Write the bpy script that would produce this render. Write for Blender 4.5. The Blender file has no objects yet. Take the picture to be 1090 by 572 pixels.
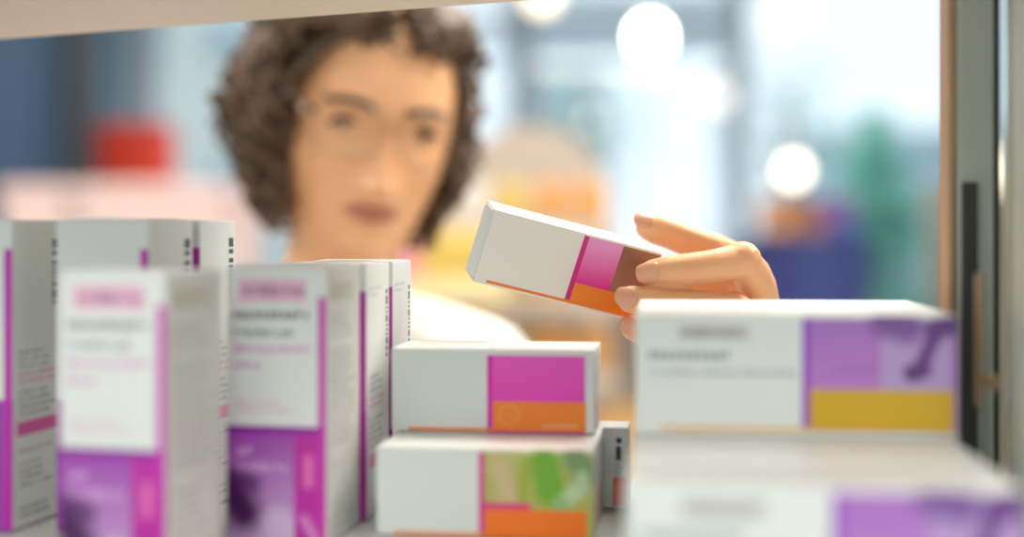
import bpy, bmesh, math, random
from mathutils import Vector, Matrix, Euler, noise

random.seed(7)
C = bpy.context.scene.collection
PI = math.pi
CZ = 1.45            # camera height
F = 1514.0           # focal length in pixels of the 1090 px wide frame
HY = 240.0           # image row of the horizon


def P(px, py, d):
    return Vector(((px - 545.0) * d / F, d, CZ + (HY - py) * d / F))


def lin(c):
    return tuple((x / 12.92 if x <= 0.04045 else ((x + 0.055) / 1.055) ** 2.4) for x in c)


def rgb(r, g, b):
    return lin((r / 255, g / 255, b / 255)) + (1.0,)


def link(o):
    C.objects.link(o)
    return o


def tag(o, label=None, cat=None, group=None, kind=None):
    for k, v in (('label', label), ('category', cat), ('group', group), ('kind', kind)):
        if v:
            o[k] = v
    return o


def empty(name, loc=(0, 0, 0), rz=0.0):
    o = bpy.data.objects.new(name, None)
    o.location = loc
    o.rotation_euler = (0, 0, rz)
    o.empty_display_size = 0.02
    return link(o)


# ------------------------------------------------------------------ materials
def new_mat(name):
    m = bpy.data.materials.new(name)
    m.use_nodes = True
    return m, m.node_tree, m.node_tree.nodes['Principled BSDF']


def mat(name, col, rough=0.5, metal=0.0, emit=None, es=0.0, sss=0.0, var=0.0, vscale=30.0, bump=0.0, coat=0.0):
    m, nt, b = new_mat(name)
    b.inputs['Base Color'].default_value = col
    b.inputs['Roughness'].default_value = rough
    b.inputs['Metallic'].default_value = metal
    if coat:
        b.inputs['Coat Weight'].default_value = coat
    if sss:
        b.inputs['Subsurface Weight'].default_value = sss
        b.inputs['Subsurface Radius'].default_value = (0.012, 0.005, 0.003)
        b.inputs['Subsurface Scale'].default_value = 0.6
    if emit:
        b.inputs['Emission Color'].default_value = emit
        b.inputs['Emission Strength'].default_value = es
    if var or bump:
        tc = nt.nodes.new('ShaderNodeTexCoord')
        n = nt.nodes.new('ShaderNodeTexNoise')
        n.inputs['Scale'].default_value = vscale
        n.inputs['Detail'].default_value = 4
        nt.links.new(tc.outputs['Object'], n.inputs['Vector'])
        if var:
            mx = nt.nodes.new('ShaderNodeMix')
            mx.data_type = 'RGBA'
            mx.inputs[6].default_value = tuple(c * (1 - var) for c in col[:3]) + (1,)
            mx.inputs[7].default_value = tuple(min(1, c * (1 + var)) for c in col[:3]) + (1,)
            nt.links.new(n.outputs['Fac'], mx.inputs[0])
            nt.links.new(mx.outputs[2], b.inputs['Base Color'])
        if bump:
            bp = nt.nodes.new('ShaderNodeBump')
            bp.inputs['Strength'].default_value = bump
            bp.inputs['Distance'].default_value = 0.002
            nt.links.new(n.outputs['Fac'], bp.inputs['Height'])
            nt.links.new(bp.outputs['Normal'], b.inputs['Normal'])
    return m


def glass_mat(name, tint=(0.96, 0.985, 0.985, 1), gloss=0.08):
    m = bpy.data.materials.new(name)
    m.use_nodes = True
    nt = m.node_tree
    nt.nodes.clear()
    out = nt.nodes.new('ShaderNodeOutputMaterial')
    mix = nt.nodes.new('ShaderNodeMixShader')
    tr = nt.nodes.new('ShaderNodeBsdfTransparent')
    gl = nt.nodes.new('ShaderNodeBsdfGlossy')
    fr = nt.nodes.new('ShaderNodeFresnel')
    fr.inputs['IOR'].default_value = 1.45
    tr.inputs['Color'].default_value = tint
    gl.inputs['Roughness'].default_value = 0.02
    nt.links.new(fr.outputs[0], mix.inputs[0])
    nt.links.new(tr.outputs[0], mix.inputs[1])
    nt.links.new(gl.outputs[0], mix.inputs[2])
    nt.links.new(mix.outputs[0], out.inputs[0])
    return m


# --- printed carton faces: layers of rectangles, lettering and simple pictures, all from node maths on UV (millimetres)
def make_group(name, builder, n_extra):
    g = bpy.data.node_groups.new(name, 'ShaderNodeTree')
    for s in ('U', 'V') + n_extra:
        g.interface.new_socket(s, in_out='INPUT', socket_type='NodeSocketFloat')
    g.interface.new_socket('Mask', in_out='OUTPUT', socket_type='NodeSocketFloat')
    gi = g.nodes.new('NodeGroupInput')
    go = g.nodes.new('NodeGroupOutput')

    def M(op, a, b=None, c=None, clamp=False):
        n = g.nodes.new('ShaderNodeMath')
        n.operation = op
        n.use_clamp = clamp
        for i, x in enumerate((a, b, c)):
            if x is None:
                continue
            if isinstance(x, (int, float)):
                n.inputs[i].default_value = x
            else:
                g.links.new(x, n.inputs[i])
        return n.outputs[0]

    def W(a, b=None):
        n = g.nodes.new('ShaderNodeTexWhiteNoise')
        n.noise_dimensions = '2D'
        cb = g.nodes.new('ShaderNodeCombineXYZ')
        g.links.new(a, cb.inputs[0])
        if b is not None:
            if isinstance(b, (int, float)):
                cb.inputs[1].default_value = b
            else:
                g.links.new(b, cb.inputs[1])
        g.links.new(cb.outputs[0], n.inputs['Vector'])
        return n.outputs['Value']
    res = builder(gi.outputs, M, W)
    g.links.new(res, go.inputs[0])
    return g


def b_rect(I, M, W):
    a = M('MULTIPLY', M('GREATER_THAN', I['U'], I['U0']), M('LESS_THAN', I['U'], I['U1']))
    b = M('MULTIPLY', M('GREATER_THAN', I['V'], I['V0']), M('LESS_THAN', I['V'], I['V1']))
    return M('MULTIPLY', a, b)


def b_text(I, M, W):
    # rows of small letter-like strokes filling the rectangle; 'H' is the row height, 'S' a seed
    rect = b_rect(I, M, W)
    rv = M('DIVIDE', M('SUBTRACT', I['V'], I['V0']), I['H'])
    row = M('FLOOR', rv)
    fy = M('DIVIDE', M('SUBTRACT', M('FRACT', rv), 0.2), 0.6)
    inrow = M('MULTIPLY', M('GREATER_THAN', fy, 0.0), M('LESS_THAN', fy, 1.0))
    cw = M('MULTIPLY', I['H'], 0.5)
    su = M('DIVIDE', M('SUBTRACT', I['U'], I['U0']), cw)
    cell = M('FLOOR', su)
    fx = M('FRACT', su)
    sd = M('ADD', M('MULTIPLY', row, 17.31), I['S'])
    r1 = W(cell, sd)
    r2 = W(cell, M('ADD', sd, 3.7))
    r3 = W(cell, M('ADD', sd, 9.1))
    stem_ = M('MULTIPLY', M('GREATER_THAN', fx, 0.10), M('LESS_THAN', fx, 0.36))
    stem2 = M('MULTIPLY', M('MULTIPLY', M('GREATER_THAN', fx, 0.58), M('LESS_THAN', fx, 0.82)), M('GREATER_THAN', r2, 0.45))
    body = M('MULTIPLY', M('GREATER_THAN', fx, 0.10), M('LESS_THAN', fx, 0.82))
    low = M('MULTIPLY', M('LESS_THAN', fy, 0.24), M('GREATER_THAN', r3, 0.4))
    midb = M('MULTIPLY', M('LESS_THAN', M('ABSOLUTE', M('SUBTRACT', fy, 0.6)), 0.12), M('LESS_THAN', r3, 0.75))
    bars = M('MULTIPLY', body, M('MAXIMUM', low, midb))
    tall = M('MAXIMUM', M('LESS_THAN', fy, 0.72), M('GREATER_THAN', r1, 0.72))
    glyph = M('MULTIPLY', M('MAXIMUM', M('MAXIMUM', stem_, stem2), bars), tall)
    gap = M('MAXIMUM', M('GREATER_THAN', r1, 0.11), M('LESS_THAN', cell, 3.5))
    # ragged right end of each row
    endu = M('SUBTRACT', I['U1'], M('MULTIPLY', M('MULTIPLY', W(row, I['S']), 0.35), M('SUBTRACT', I['U1'], I['U0'])))
    multi = M('GREATER_THAN', M('SUBTRACT', I['V1'], I['V0']), M('MULTIPLY', I['H'], 1.5))
    rag = M('MAXIMUM', M('LESS_THAN', I['U'], endu), M('SUBTRACT', 1.0, multi))
    return M('MULTIPLY', M('MULTIPLY', rect, rag), M('MULTIPLY', M('MULTIPLY', glyph, gap), inrow))


def b_bars(I, M, W):
    # barcode: bars across U, stacked along V with module height H
    rect = b_rect(I, M, W)
    r = W(M('FLOOR', M('DIVIDE', I['V'], I['H'])), I['S'])
    return M('MULTIPLY', rect, M('GREATER_THAN', r, 0.42))


def b_caps(I, M, W):
    # capsule from (U0,V0) to (U1,V1), radius H, softness S
    dx = M('SUBTRACT', I['U1'], I['U0'])
    dy = M('SUBTRACT', I['V1'], I['V0'])
    px = M('SUBTRACT', I['U'], I['U0'])
    py = M('SUBTRACT', I['V'], I['V0'])
    dd = M('ADD', M('ADD', M('MULTIPLY', dx, dx), M('MULTIPLY', dy, dy)), 1e-6)
    t = M('DIVIDE', M('ADD', M('MULTIPLY', px, dx), M('MULTIPLY', py, dy)), dd, clamp=True)
    ex = M('SUBTRACT', px, M('MULTIPLY', dx, t))
    ey = M('SUBTRACT', py, M('MULTIPLY', dy, t))
    d = M('SQRT', M('ADD', M('MULTIPLY', ex, ex), M('MULTIPLY', ey, ey)))
    return M('ADD', M('DIVIDE', M('SUBTRACT', I['H'], d), I['S']), 0.5, clamp=True)


def b_ring(I, M, W):
    px = M('SUBTRACT', I['U'], I['U0'])
    py = M('SUBTRACT', I['V'], I['V0'])
    d = M('SQRT', M('ADD', M('MULTIPLY', px, px), M('MULTIPLY', py, py)))
    return M('LESS_THAN', M('ABSOLUTE', M('SUBTRACT', d, I['H'])), I['S'])


def b_grad(I, M, W):
    # rectangle fading in from V0 (full) to V1 (none)
    rect = M('MULTIPLY', M('GREATER_THAN', I['U'], I['U0']), M('LESS_THAN', I['U'], I['U1']))
    lo = M('MINIMUM', I['V0'], I['V1'])
    hi = M('MAXIMUM', I['V0'], I['V1'])
    inside = M('MULTIPLY', M('GREATER_THAN', I['V'], lo), M('LESS_THAN', I['V'], hi))
    t = M('DIVIDE', M('SUBTRACT', I['V1'], I['V']), M('SUBTRACT', I['V1'], I['V0']), clamp=True)
    return M('MULTIPLY', M('MULTIPLY', rect, inside), t)


EX = ('U0', 'U1', 'V0', 'V1', 'H', 'S')
GROUPS = {k: make_group('print_' + k, f, EX) for k, f in (('rect', b_rect), ('text', b_text), ('bars', b_bars), ('caps', b_caps), ('ring', b_ring), ('grad', b_grad))}
CARD = rgb(224, 227, 225)


def print_mat(name, h, layers, base=CARD):
    """layers: (kind, u0, u1, top0, top1, H, S, colour, strength); v measured in mm DOWN from the top of a face h mm high"""
    m, nt, b = new_mat(name)
    b.inputs['Roughness'].default_value = 0.38
    b.inputs['Coat Weight'].default_value = 0.15
    b.inputs['Coat Roughness'].default_value = 0.25
    uv = nt.nodes.new('ShaderNodeUVMap')
    sp = nt.nodes.new('ShaderNodeSeparateXYZ')
    nt.links.new(uv.outputs[0], sp.inputs[0])
    mu = []
    for i in (0, 1):
        n = nt.nodes.new('ShaderNodeMath')
        n.operation = 'MULTIPLY'
        n.inputs[1].default_value = 1000.0
        nt.links.new(sp.outputs[i], n.inputs[0])
        mu.append(n.outputs[0])
    cur = None
    for L in layers:
        kind, u0, u1, t0, t1, H, S, col = L[:8]
        stg = L[8] if len(L) > 8 else 1.0
        g = nt.nodes.new('ShaderNodeGroup')
        g.node_tree = GROUPS[kind]
        nt.links.new(mu[0], g.inputs['U'])
        nt.links.new(mu[1], g.inputs['V'])
        v0, v1 = h - t0, h - t1
        if kind in ('rect', 'text', 'bars'):
            v0, v1 = min(v0, v1), max(v0, v1)
        for k, x in zip(EX, (u0, u1, v0, v1, H, S)):
            g.inputs[k].default_value = x
        fac = g.outputs[0]
        if stg != 1.0:
            n = nt.nodes.new('ShaderNodeMath')
            n.operation = 'MULTIPLY'
            n.inputs[1].default_value = stg
            nt.links.new(fac, n.inputs[0])
            fac = n.outputs[0]
        mx = nt.nodes.new('ShaderNodeMix')
        mx.data_type = 'RGBA'
        nt.links.new(fac, mx.inputs[0])
        if cur is None:
            mx.inputs[6].default_value = base
        else:
            nt.links.new(cur, mx.inputs[6])
        mx.inputs[7].default_value = col
        cur = mx.outputs[2]
    if cur is None:
        b.inputs['Base Color'].default_value = base
    else:
        nt.links.new(cur, b.inputs['Base Color'])
    return m


MAG = rgb(196, 26, 168)
PUR = rgb(158, 60, 172)
DPUR = rgb(112, 24, 138)
LILAC = rgb(186, 148, 204)
GREY = rgb(120, 128, 130)
DARK = rgb(52, 62, 66)
PINK = rgb(226, 60, 160)
ORANGE = rgb(250, 132, 20)
YEL = rgb(206, 164, 10)

card_plain = print_mat('white card', 100, [])
# tall spray cartons, 46 x 48 x 121
tall_front = print_mat('tall carton front print', 121, [
    ('rect', 6, 37, 5, 14.5, 0, 0, rgb(230, 178, 206)),
    ('text', 8, 36, 6, 13.5, 7.5, 2.0, rgb(128, 112, 124)),
    ('text', 3, 38, 17, 23.5, 6.5, 5.0, DARK),
    ('text', 3, 31, 25.5, 31, 5.5, 8.0, rgb(92, 112, 112)),
    ('text', 3, 39, 33, 38, 5, 11.0, rgb(206, 110, 192)),
    ('text', 3, 16, 40, 45, 5, 14.0, rgb(206, 110, 192)),
    ('text', 4, 30, 57, 64, 3.5, 17.0, rgb(224, 158, 190)),
    ('rect', 0, 46, 69.5, 121, 0, 0, PUR),
    ('grad', 0, 32, 121, 72, 0, 0, rgb(204, 170, 214), 0.9),
    ('rect', 0, 46, 69.5, 72.5, 0, 0, rgb(136, 30, 152)),
    ('text', 5, 12, 76, 84, 8, 3.0, rgb(214, 170, 220)),
    ('text', 5, 28, 84, 91, 7, 6.0, rgb(214, 170, 220)),
    ('caps', 2, 8, 98, 108, 8, 9, rgb(72, 20, 84)),
    ('caps', 2, 12, 93, 95, 4, 6, rgb(84, 26, 100), 0.8),
    ('caps', 24, 27, 112, 118, 7, 6, rgb(216, 188, 226), 0.8),
    ('rect', 31.5, 46, 72.5, 121, 0, 0, rgb(186, 28, 160)),
    ('caps', 38, 38, 84, 94, 2.2, 3, rgb(226, 110, 180)),
    ('caps', 36, 41, 110, 118, 2, 3, rgb(214, 130, 196)),
    ('rect', 42.4, 46, 12.5, 121, 0, 0, rgb(196, 40, 172)),
])
tall_side = print_mat('tall carton side print', 121, [
    ('text', 4, 34, 10, 16, 3, 4.0, rgb(170, 172, 168)),
    ('bars', 40.5, 44.5, 13, 47, 1.1, 3.0, rgb(70, 60, 72)),
    ('text', 5, 38, 52, 62, 3.2, 2.0, GREY),
    ('text', 5, 40, 63, 69.5, 3.2, 9.0, PINK),
    ('text', 5, 38, 73, 89, 3.2, 7.0, GREY),
    ('rect', 6, 45, 91, 98, 0, 0, rgb(228, 74, 172)),
])
tall_side_grey = print_mat('tall carton leaflet side print', 121, [
    ('rect', 6, 40, 6, 15, 0, 0, rgb(196, 196, 184)),
    ('text', 7, 39, 7, 14, 3.4, 4.0, rgb(150, 150, 140)),
    ('text', 5, 44, 20, 32, 3.0, 2.0, rgb(150, 152, 150)),
    ('text', 5, 44, 36, 80, 3.0, 7.0, rgb(140, 142, 142)),
    ('text', 5, 44, 84, 118, 4.0, 9.0, rgb(148, 150, 150)),
], base=rgb(208, 208, 204))
# bigger spray cartons at the left end, 46 x 45 x 142
big_front = print_mat('big carton front print', 142, [
    ('text', 4, 36, 34, 41, 7, 5.0, DARK),
    ('text', 4, 30, 43, 49, 6, 8.0, GREY),
    ('rect', 0, 46, 82, 142, 0, 0, PUR),
    ('rect', 42, 46, 13, 142, 0, 0, rgb(190, 24, 172)),
])
big_side = print_mat('big carton side print', 142, [
    ('bars', 36, 42, 6.5, 41, 1.15, 3.0, rgb(58, 60, 62)),
    ('text', 5, 40, 60, 69, 3.3, 2.0, GREY),
    ('text', 5, 44, 69, 76, 3.4, 9.0, PINK),
    ('text', 5, 40, 78, 91, 3.3, 7.0, GREY),
    ('rect', 4, 43, 93, 99.5, 0, 0, rgb(224, 66, 168)),
    ('text', 5, 36, 104, 108, 3.4, 3.0, GREY),
    ('text', 5, 36, 112, 124, 3.4, 6.0, rgb(110, 112, 112)),
    ('text', 5, 38, 131, 138, 3.4, 8.0, rgb(110, 112, 112)),
])
# flat cartons, 98 x 23.5 x 40
flat_front = print_mat('flat carton front print', 40, [
    ('rect', 46.5, 93.5, 3.0, 40, 0, 0, rgb(240, 56, 190)),
    ('grad', 49.5, 93.5, 3.0, 26, 0, 0, rgb(240, 86, 202), 0.8),
    ('rect', 46.5, 49.2, 3.0, 39.2, 0, 0, rgb(222, 24, 174)),
    ('rect', 49.2, 94, 25, 39.2, 0, 0, ORANGE),
    ('ring', 57, 0, 31.5, 0, 4.6, 0.35, rgb(250, 160, 84)),
    ('text', 55, 60, 28, 35, 7, 2.0, rgb(244, 142, 60)),
    ('text', 73, 90, 34.5, 38, 3.5, 5.0, rgb(250, 186, 130)),
    ('rect', 8, 49.2, 38.0, 39.4, 0, 0, ORANGE),
])
leaf_front = print_mat('leaf picture carton front print', 40, [
    ('rect', 46.5, 98, 1.5, 40, 0, 0, rgb(176, 178, 92)),
    ('grad', 49.5, 98, 1.5, 10, 0, 0, rgb(196, 200, 110), 0.7),
    ('caps', 56, 60, 8, 22, 5, 6, rgb(206, 184, 140)),
    ('caps', 68, 66, 6, 22, 2.0, 3, rgb(160, 172, 50)),
    ('caps', 76, 79, 6, 19, 6.5, 4, rgb(116, 172, 44)),
    ('caps', 90, 95, 4, 10, 6, 5, rgb(120, 150, 100)),
    ('caps', 86, 92, 22, 17, 3.4, 3, rgb(186, 212, 168)),
    ('caps', 93, 93, 12, 16, 2.8, 3, rgb(176, 200, 160)),
    ('caps', 82, 84, 25, 24, 3, 3, rgb(150, 186, 120)),
    ('rect', 48, 70, 24.2, 27, 0, 0, rgb(226, 50, 130)),
    ('rect', 46.5, 49.0, 1.5, 39.2, 0, 0, rgb(216, 40, 150)),
    ('rect', 49.0, 95, 27, 40, 0, 0, rgb(246, 120, 18)),
    ('rect', 8, 49.2, 38.0, 39.4, 0, 0, ORANGE),
])
flat_end = print_mat('flat carton end print', 40, [
    ('caps', 13, 13, 6.5, 6.5, 1.6, 0.7, rgb(60, 50, 46)),
    ('caps', 12, 12, 10.5, 15, 1.5, 0.7, rgb(52, 46, 44)),
    ('text', 9, 15, 15, 25, 2.4, 4.0, rgb(130, 120, 112)),
    ('rect', 8, 17, 26, 39, 0, 0, rgb(222, 92, 24)),
])
held_front = print_mat('held carton front print', 40, [
    ('rect', 54.2, 74, 0.8, 27, 0, 0, rgb(236, 150, 212)),
    ('grad', 54.2, 74, 27.0, 4.0, 0, 0, rgb(232, 26, 150)),
    ('rect', 74, 98, 1.0, 27, 0, 0, rgb(140, 98, 80)),
    ('grad', 74, 98, 27, 6, 0, 0, rgb(168, 128, 108), 0.8),
    ('rect', 51.3, 54.2, 0.8, 38.4, 0, 0, rgb(206, 20, 130)),
    ('rect', 54.2, 98, 27, 38.8, 0, 0, rgb(246, 132, 30)),
    ('rect', 7, 54.2, 37.2, 38.8, 0, 0, rgb(240, 126, 30)),
], base=rgb(236, 230, 224))
# wide cartons, 132 x 59 x 51
wide_front = print_mat('wide carton front print', 51, [
    ('rect', 18, 47, 4.5, 11, 0, 0, rgb(196, 192, 190)),
    ('text', 19, 46, 5.2, 10.5, 5.3, 2.0, rgb(140, 134, 134)),
    ('text', 5, 39, 13.5, 20.5, 7, 5.0, rgb(96, 110, 118)),
    ('text', 6, 66, 21.5, 27, 5.5, 8.0, rgb(160, 164, 170)),
    ('rect', 69, 132, 1.5, 49, 0, 0, rgb(164, 108, 190)),
    ('grad', 72, 101, 32, 2, 0, 0, rgb(196, 128, 204), 0.6),
    ('text', 82, 100, 20.5, 25.5, 5, 3.0, rgb(150, 84, 176)),
    ('rect', 101, 130, 1.5, 33, 0, 0, rgb(178, 148, 202)),
    ('caps', 103, 112, 3, 5, 6.5, 6, rgb(122, 80, 150)),
    ('caps', 114, 118, 24, 22.5, 3.6, 2.5, rgb(82, 34, 108)),
    ('caps', 117, 124, 22, 6, 2.9, 2.5, rgb(98, 48, 126)),
    ('caps', 123, 129, 6, 4, 4.4, 3, rgb(98, 48, 126)),
    ('rect', 69, 72, 1.5, 48.6, 0, 0, rgb(146, 52, 186)),
    ('rect', 72, 130.5, 31, 48.6, 0, 0, YEL),
    ('rect', 10, 72, 47.2, 49.2, 0, 0, rgb(230, 182, 116)),
])
held_base = None


# ------------------------------------------------------------------ mesh helpers
def mesh_obj(name, bm, mats, parent=None, smooth=False):
    me = bpy.data.meshes.new(name)
    bm.normal_update()
    bm.to_mesh(me)
    bm.free()
    for m in (mats if isinstance(mats, (list, tuple)) else [mats]):
        me.materials.append(m)
    if smooth:
        for p in me.polygons:
            p.use_smooth = True
    o = bpy.data.objects.new(name, me)
    link(o)
    if parent:
        o.parent = parent
    return o


def add_box(bm, c, s, rot=None, mi=0, bevel=0.0):
    M = Matrix.Translation(Vector(c)) @ (rot.to_4x4() if rot else Matrix.Identity(4)) @ Matrix.Diagonal((s[0], s[1], s[2], 1))
    r = bmesh.ops.create_cube(bm, size=1.0, matrix=M)
    fs = set(f for v in r['verts'] for f in v.link_faces)
    for f in fs:
        f.material_index = mi
    if bevel:
        es = list(set(e for v in r['verts'] for e in v.link_edges))
        bmesh.ops.bevel(bm, geom=es, offset=bevel, segments=2, affect='EDGES', profile=0.5)
    return r


def add_prism(bm, poly, z0, z1, mi=0):
    """poly: list of (x, y); z0/z1: number or function of x"""
    f0 = z0 if callable(z0) else (lambda x: z0)
    f1 = z1 if callable(z1) else (lambda x: z1)
    lo = [bm.verts.new((x, y, f0(x))) for x, y in poly]
    hi = [bm.verts.new((x, y, f1(x))) for x, y in poly]
    n = len(poly)
    fs = [bm.faces.new(lo[::-1]), bm.faces.new(hi)]
    for i in range(n):
        fs.append(bm.faces.new((lo[i], lo[(i + 1) % n], hi[(i + 1) % n], hi[i])))
    for f in fs:
        f.material_index = mi
    bmesh.ops.recalc_face_normals(bm, faces=fs)


def add_lathe(bm, prof, c=(0, 0, 0), n=24, mi=0, closed=False):
    rings = []
    for r, z in prof:
        rings.append([bm.verts.new((c[0] + r * math.cos(2 * PI * i / n), c[1] + r * math.sin(2 * PI * i / n), c[2] + z)) for i in range(n)])
    for a, b in zip(rings, rings[1:] + (rings[:1] if closed else [])):
        for i in range(n):
            f = bm.faces.new((a[i], a[(i + 1) % n], b[(i + 1) % n], b[i]))
            f.material_index = mi
    if closed:
        return
    for ring, flip in ((rings[0], True), (rings[-1], False)):
        f = bm.faces.new(ring[::-1] if flip else ring)
        f.material_index = mi


def add_tube(bm, pts, r, n=8, mi=0):
    """tube through pts; r: number or list"""
    rs = r if isinstance(r, (list, tuple)) else [r] * len(pts)
    pts = [Vector(p) for p in pts]
    rings = []
    up = Vector((0.13, 0.31, 0.94))
    for i, p in enumerate(pts):
        t = (pts[min(i + 1, len(pts) - 1)] - pts[max(i - 1, 0)]).normalized()
        a = t.cross(up)
        if a.length < 1e-4:
            a = t.cross(Vector((1, 0, 0)))
        a.normalize()
        b = t.cross(a).normalized()
        up = b.cross(t) if b.cross(t).length > 1e-4 else up
        up = a.cross(t)
        rings.append([bm.verts.new(p + rs[i] * (a * math.cos(2 * PI * k / n) + b * math.sin(2 * PI * k / n))) for k in range(n)])
    for a, b in zip(rings, rings[1:]):
        for k in range(n):
            f = bm.faces.new((a[k], a[(k + 1) % n], b[(k + 1) % n], b[k]))
            f.material_index = mi
    bm.faces.new(rings[0][::-1]).material_index = mi
    bm.faces.new(rings[-1]).material_index = mi


def add_ball(bm, c, r, sub=2, mi=0, rot=None):
    s = r if isinstance(r, (tuple, list)) else (r, r, r)
    M = Matrix.Translation(Vector(c)) @ (rot.to_4x4() if rot else Matrix.Identity(4)) @ Matrix.Diagonal((s[0], s[1], s[2], 1))
    res = bmesh.ops.create_icosphere(bm, subdivisions=sub, radius=1.0, matrix=M)
    if mi:
        for v in res['verts']:
            for f in v.link_faces:
                f.material_index = mi


def chain(bm, pts, step=0.35, sub=2):
    """overlapping spheres along a smooth chain of (point, radius)"""
    P_ = [Vector(p) for p, r in pts]
    R_ = [r for p, r in pts]
    for i in range(len(P_) - 1):
        L = (P_[i + 1] - P_[i]).length
        n = max(2, int(L / (step * min(R_[i], R_[i + 1]))))
        for k in range(n + 1):
            t = k / n
            add_ball(bm, P_[i].lerp(P_[i + 1], t), R_[i] * (1 - t) + R_[i + 1] * t, sub)


def remesh(bm, voxel, smooth_it=6, name='tmp', factor=0.5):
    me = bpy.data.meshes.new(name)
    bm.to_mesh(me)
    bm.free()
    o = bpy.data.objects.new(name, me)
    C.objects.link(o)
    r = o.modifiers.new('r', 'REMESH')
    r.mode = 'VOXEL'
    r.voxel_size = voxel
    if smooth_it:
        s = o.modifiers.new('s', 'SMOOTH')
        s.iterations = smooth_it
        s.factor = factor
    dg = bpy.context.evaluated_depsgraph_get()
    me2 = bpy.data.meshes.new_from_object(o.evaluated_get(dg))
    bpy.data.objects.remove(o)
    bpy.data.meshes.remove(me)
    out = bmesh.new()
    out.from_mesh(me2)
    bpy.data.meshes.remove(me2)
    for f in out.faces:
        f.smooth = True
    return out


# ------------------------------------------------------------------ medicine cartons
def carton_mesh(w, d, h, mats, name):
    """closed folding carton; mats = front, back, left, right, top, bottom. Origin at the middle of its underside, front towards -y."""
    bm = bmesh.new()
    uvl = bm.loops.layers.uv.new('UVMap')
    x, y = w / 2, d / 2
    V = {}
    for i, sx in enumerate((-1, 1)):
        for j, sy in enumerate((-1, 1)):
            for k, z in enumerate((0, h)):
                V[i, j, k] = bm.verts.new((sx * x, sy * y, z))
    faces = [((0, 0, 0), (1, 0, 0), (1, 0, 1), (0, 0, 1)), ((1, 1, 0), (0, 1, 0), (0, 1, 1), (1, 1, 1)),
             ((0, 1, 0), (0, 0, 0), (0, 0, 1), (0, 1, 1)), ((1, 0, 0), (1, 1, 0), (1, 1, 1), (1, 0, 1)),
             ((0, 0, 1), (1, 0, 1), (1, 1, 1), (0, 1, 1)), ((0, 1, 0), (1, 1, 0), (1, 0, 0), (0, 0, 0))]
    dims = [(w, h), (w, h), (d, h), (d, h), (w, d), (w, d)]
    used = []
    for fi, (vs, (a, b)) in enumerate(zip(faces, dims)):
        f = bm.faces.new([V[v] for v in vs])
        m = mats[fi]
        if m not in used:
            used.append(m)
        f.material_index = used.index(m)
        for l, uv in zip(f.loops, ((0, 0), (a, 0), (a, b), (0, b))):
            l[uvl].uv = uv
    bmesh.ops.bevel(bm, geom=bm.edges[:], offset=0.0005, segments=2, affect='EDGES', profile=0.5, clamp_overlap=True)
    me = bpy.data.meshes.new(name)
    bm.normal_update()
    bm.to_mesh(me)
    bm.free()
    for m in used:
        me.materials.append(m)
    return me


def lid_mesh(w, d, z, name):
    """tucked lid: a thin card panel a hair inside the rim, its front lip bowing up a little as on a used carton"""
    bm = bmesh.new()
    nx, ny = 10, 4
    g = {}
    for i in range(nx + 1):
        for j in range(ny + 1):
            u, v = i / nx, j / ny
            lift = 0.0009 * math.sin(PI * u) * (1 - v)
            g[i, j, 1] = bm.verts.new(((u - .5) * (w - .0012), (v - .5) * (d - .0012), z + 0.0003 + lift))
            g[i, j, 0] = bm.verts.new(((u - .5) * (w - .0012), (v - .5) * (d - .0012), z - 0.0002 + lift * .2))
    for i in range(nx):
        for j in range(ny):
            bm.faces.new((g[i, j, 1], g[i + 1, j, 1], g[i + 1, j + 1, 1], g[i, j + 1, 1]))
            bm.faces.new((g[i, j + 1, 0], g[i + 1, j + 1, 0], g[i + 1, j, 0], g[i, j, 0]))
    for i in range(nx):
        bm.faces.new((g[i, 0, 0], g[i + 1, 0, 0], g[i + 1, 0, 1], g[i, 0, 1]))
        bm.faces.new((g[i + 1, ny, 0], g[i, ny, 0], g[i, ny, 1], g[i + 1, ny, 1]))
    for j in range(ny):
        bm.faces.new((g[0, j + 1, 0], g[0, j, 0], g[0, j, 1], g[0, j + 1, 1]))
        bm.faces.new((g[nx, j, 0], g[nx, j + 1, 0], g[nx, j + 1, 1], g[nx, j, 1]))
    me = bpy.data.meshes.new(name)
    bm.normal_update()
    bm.to_mesh(me)
    bm.free()
    me.materials.append(card_plain)
    return me


def end_flap_mesh(d, h, x, name):
    """tucked end flap standing on an end face at x (a thin panel with a small thumb notch line)"""
    bm = bmesh.new()
    add_box(bm, (x, 0, h / 2), (0.0006, d - 0.0016, h - 0.0016), bevel=0.0002)
    me = bpy.data.meshes.new(name)
    bm.to_mesh(me)
    bm.free()
    me.materials.append(card_plain)
    return me


KINDS = {}


def kind(key, w, d, h, mats, lid=True):
    KINDS[key] = dict(w=w, d=d, h=h, me=carton_mesh(w, d, h, mats, 'medicine_box'),
                      lid=lid_mesh(w, d, h, 'tuck_flap') if lid else None,
                      flap=None if lid else end_flap_mesh(d, h, -w / 2, 'end_flap'))


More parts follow.
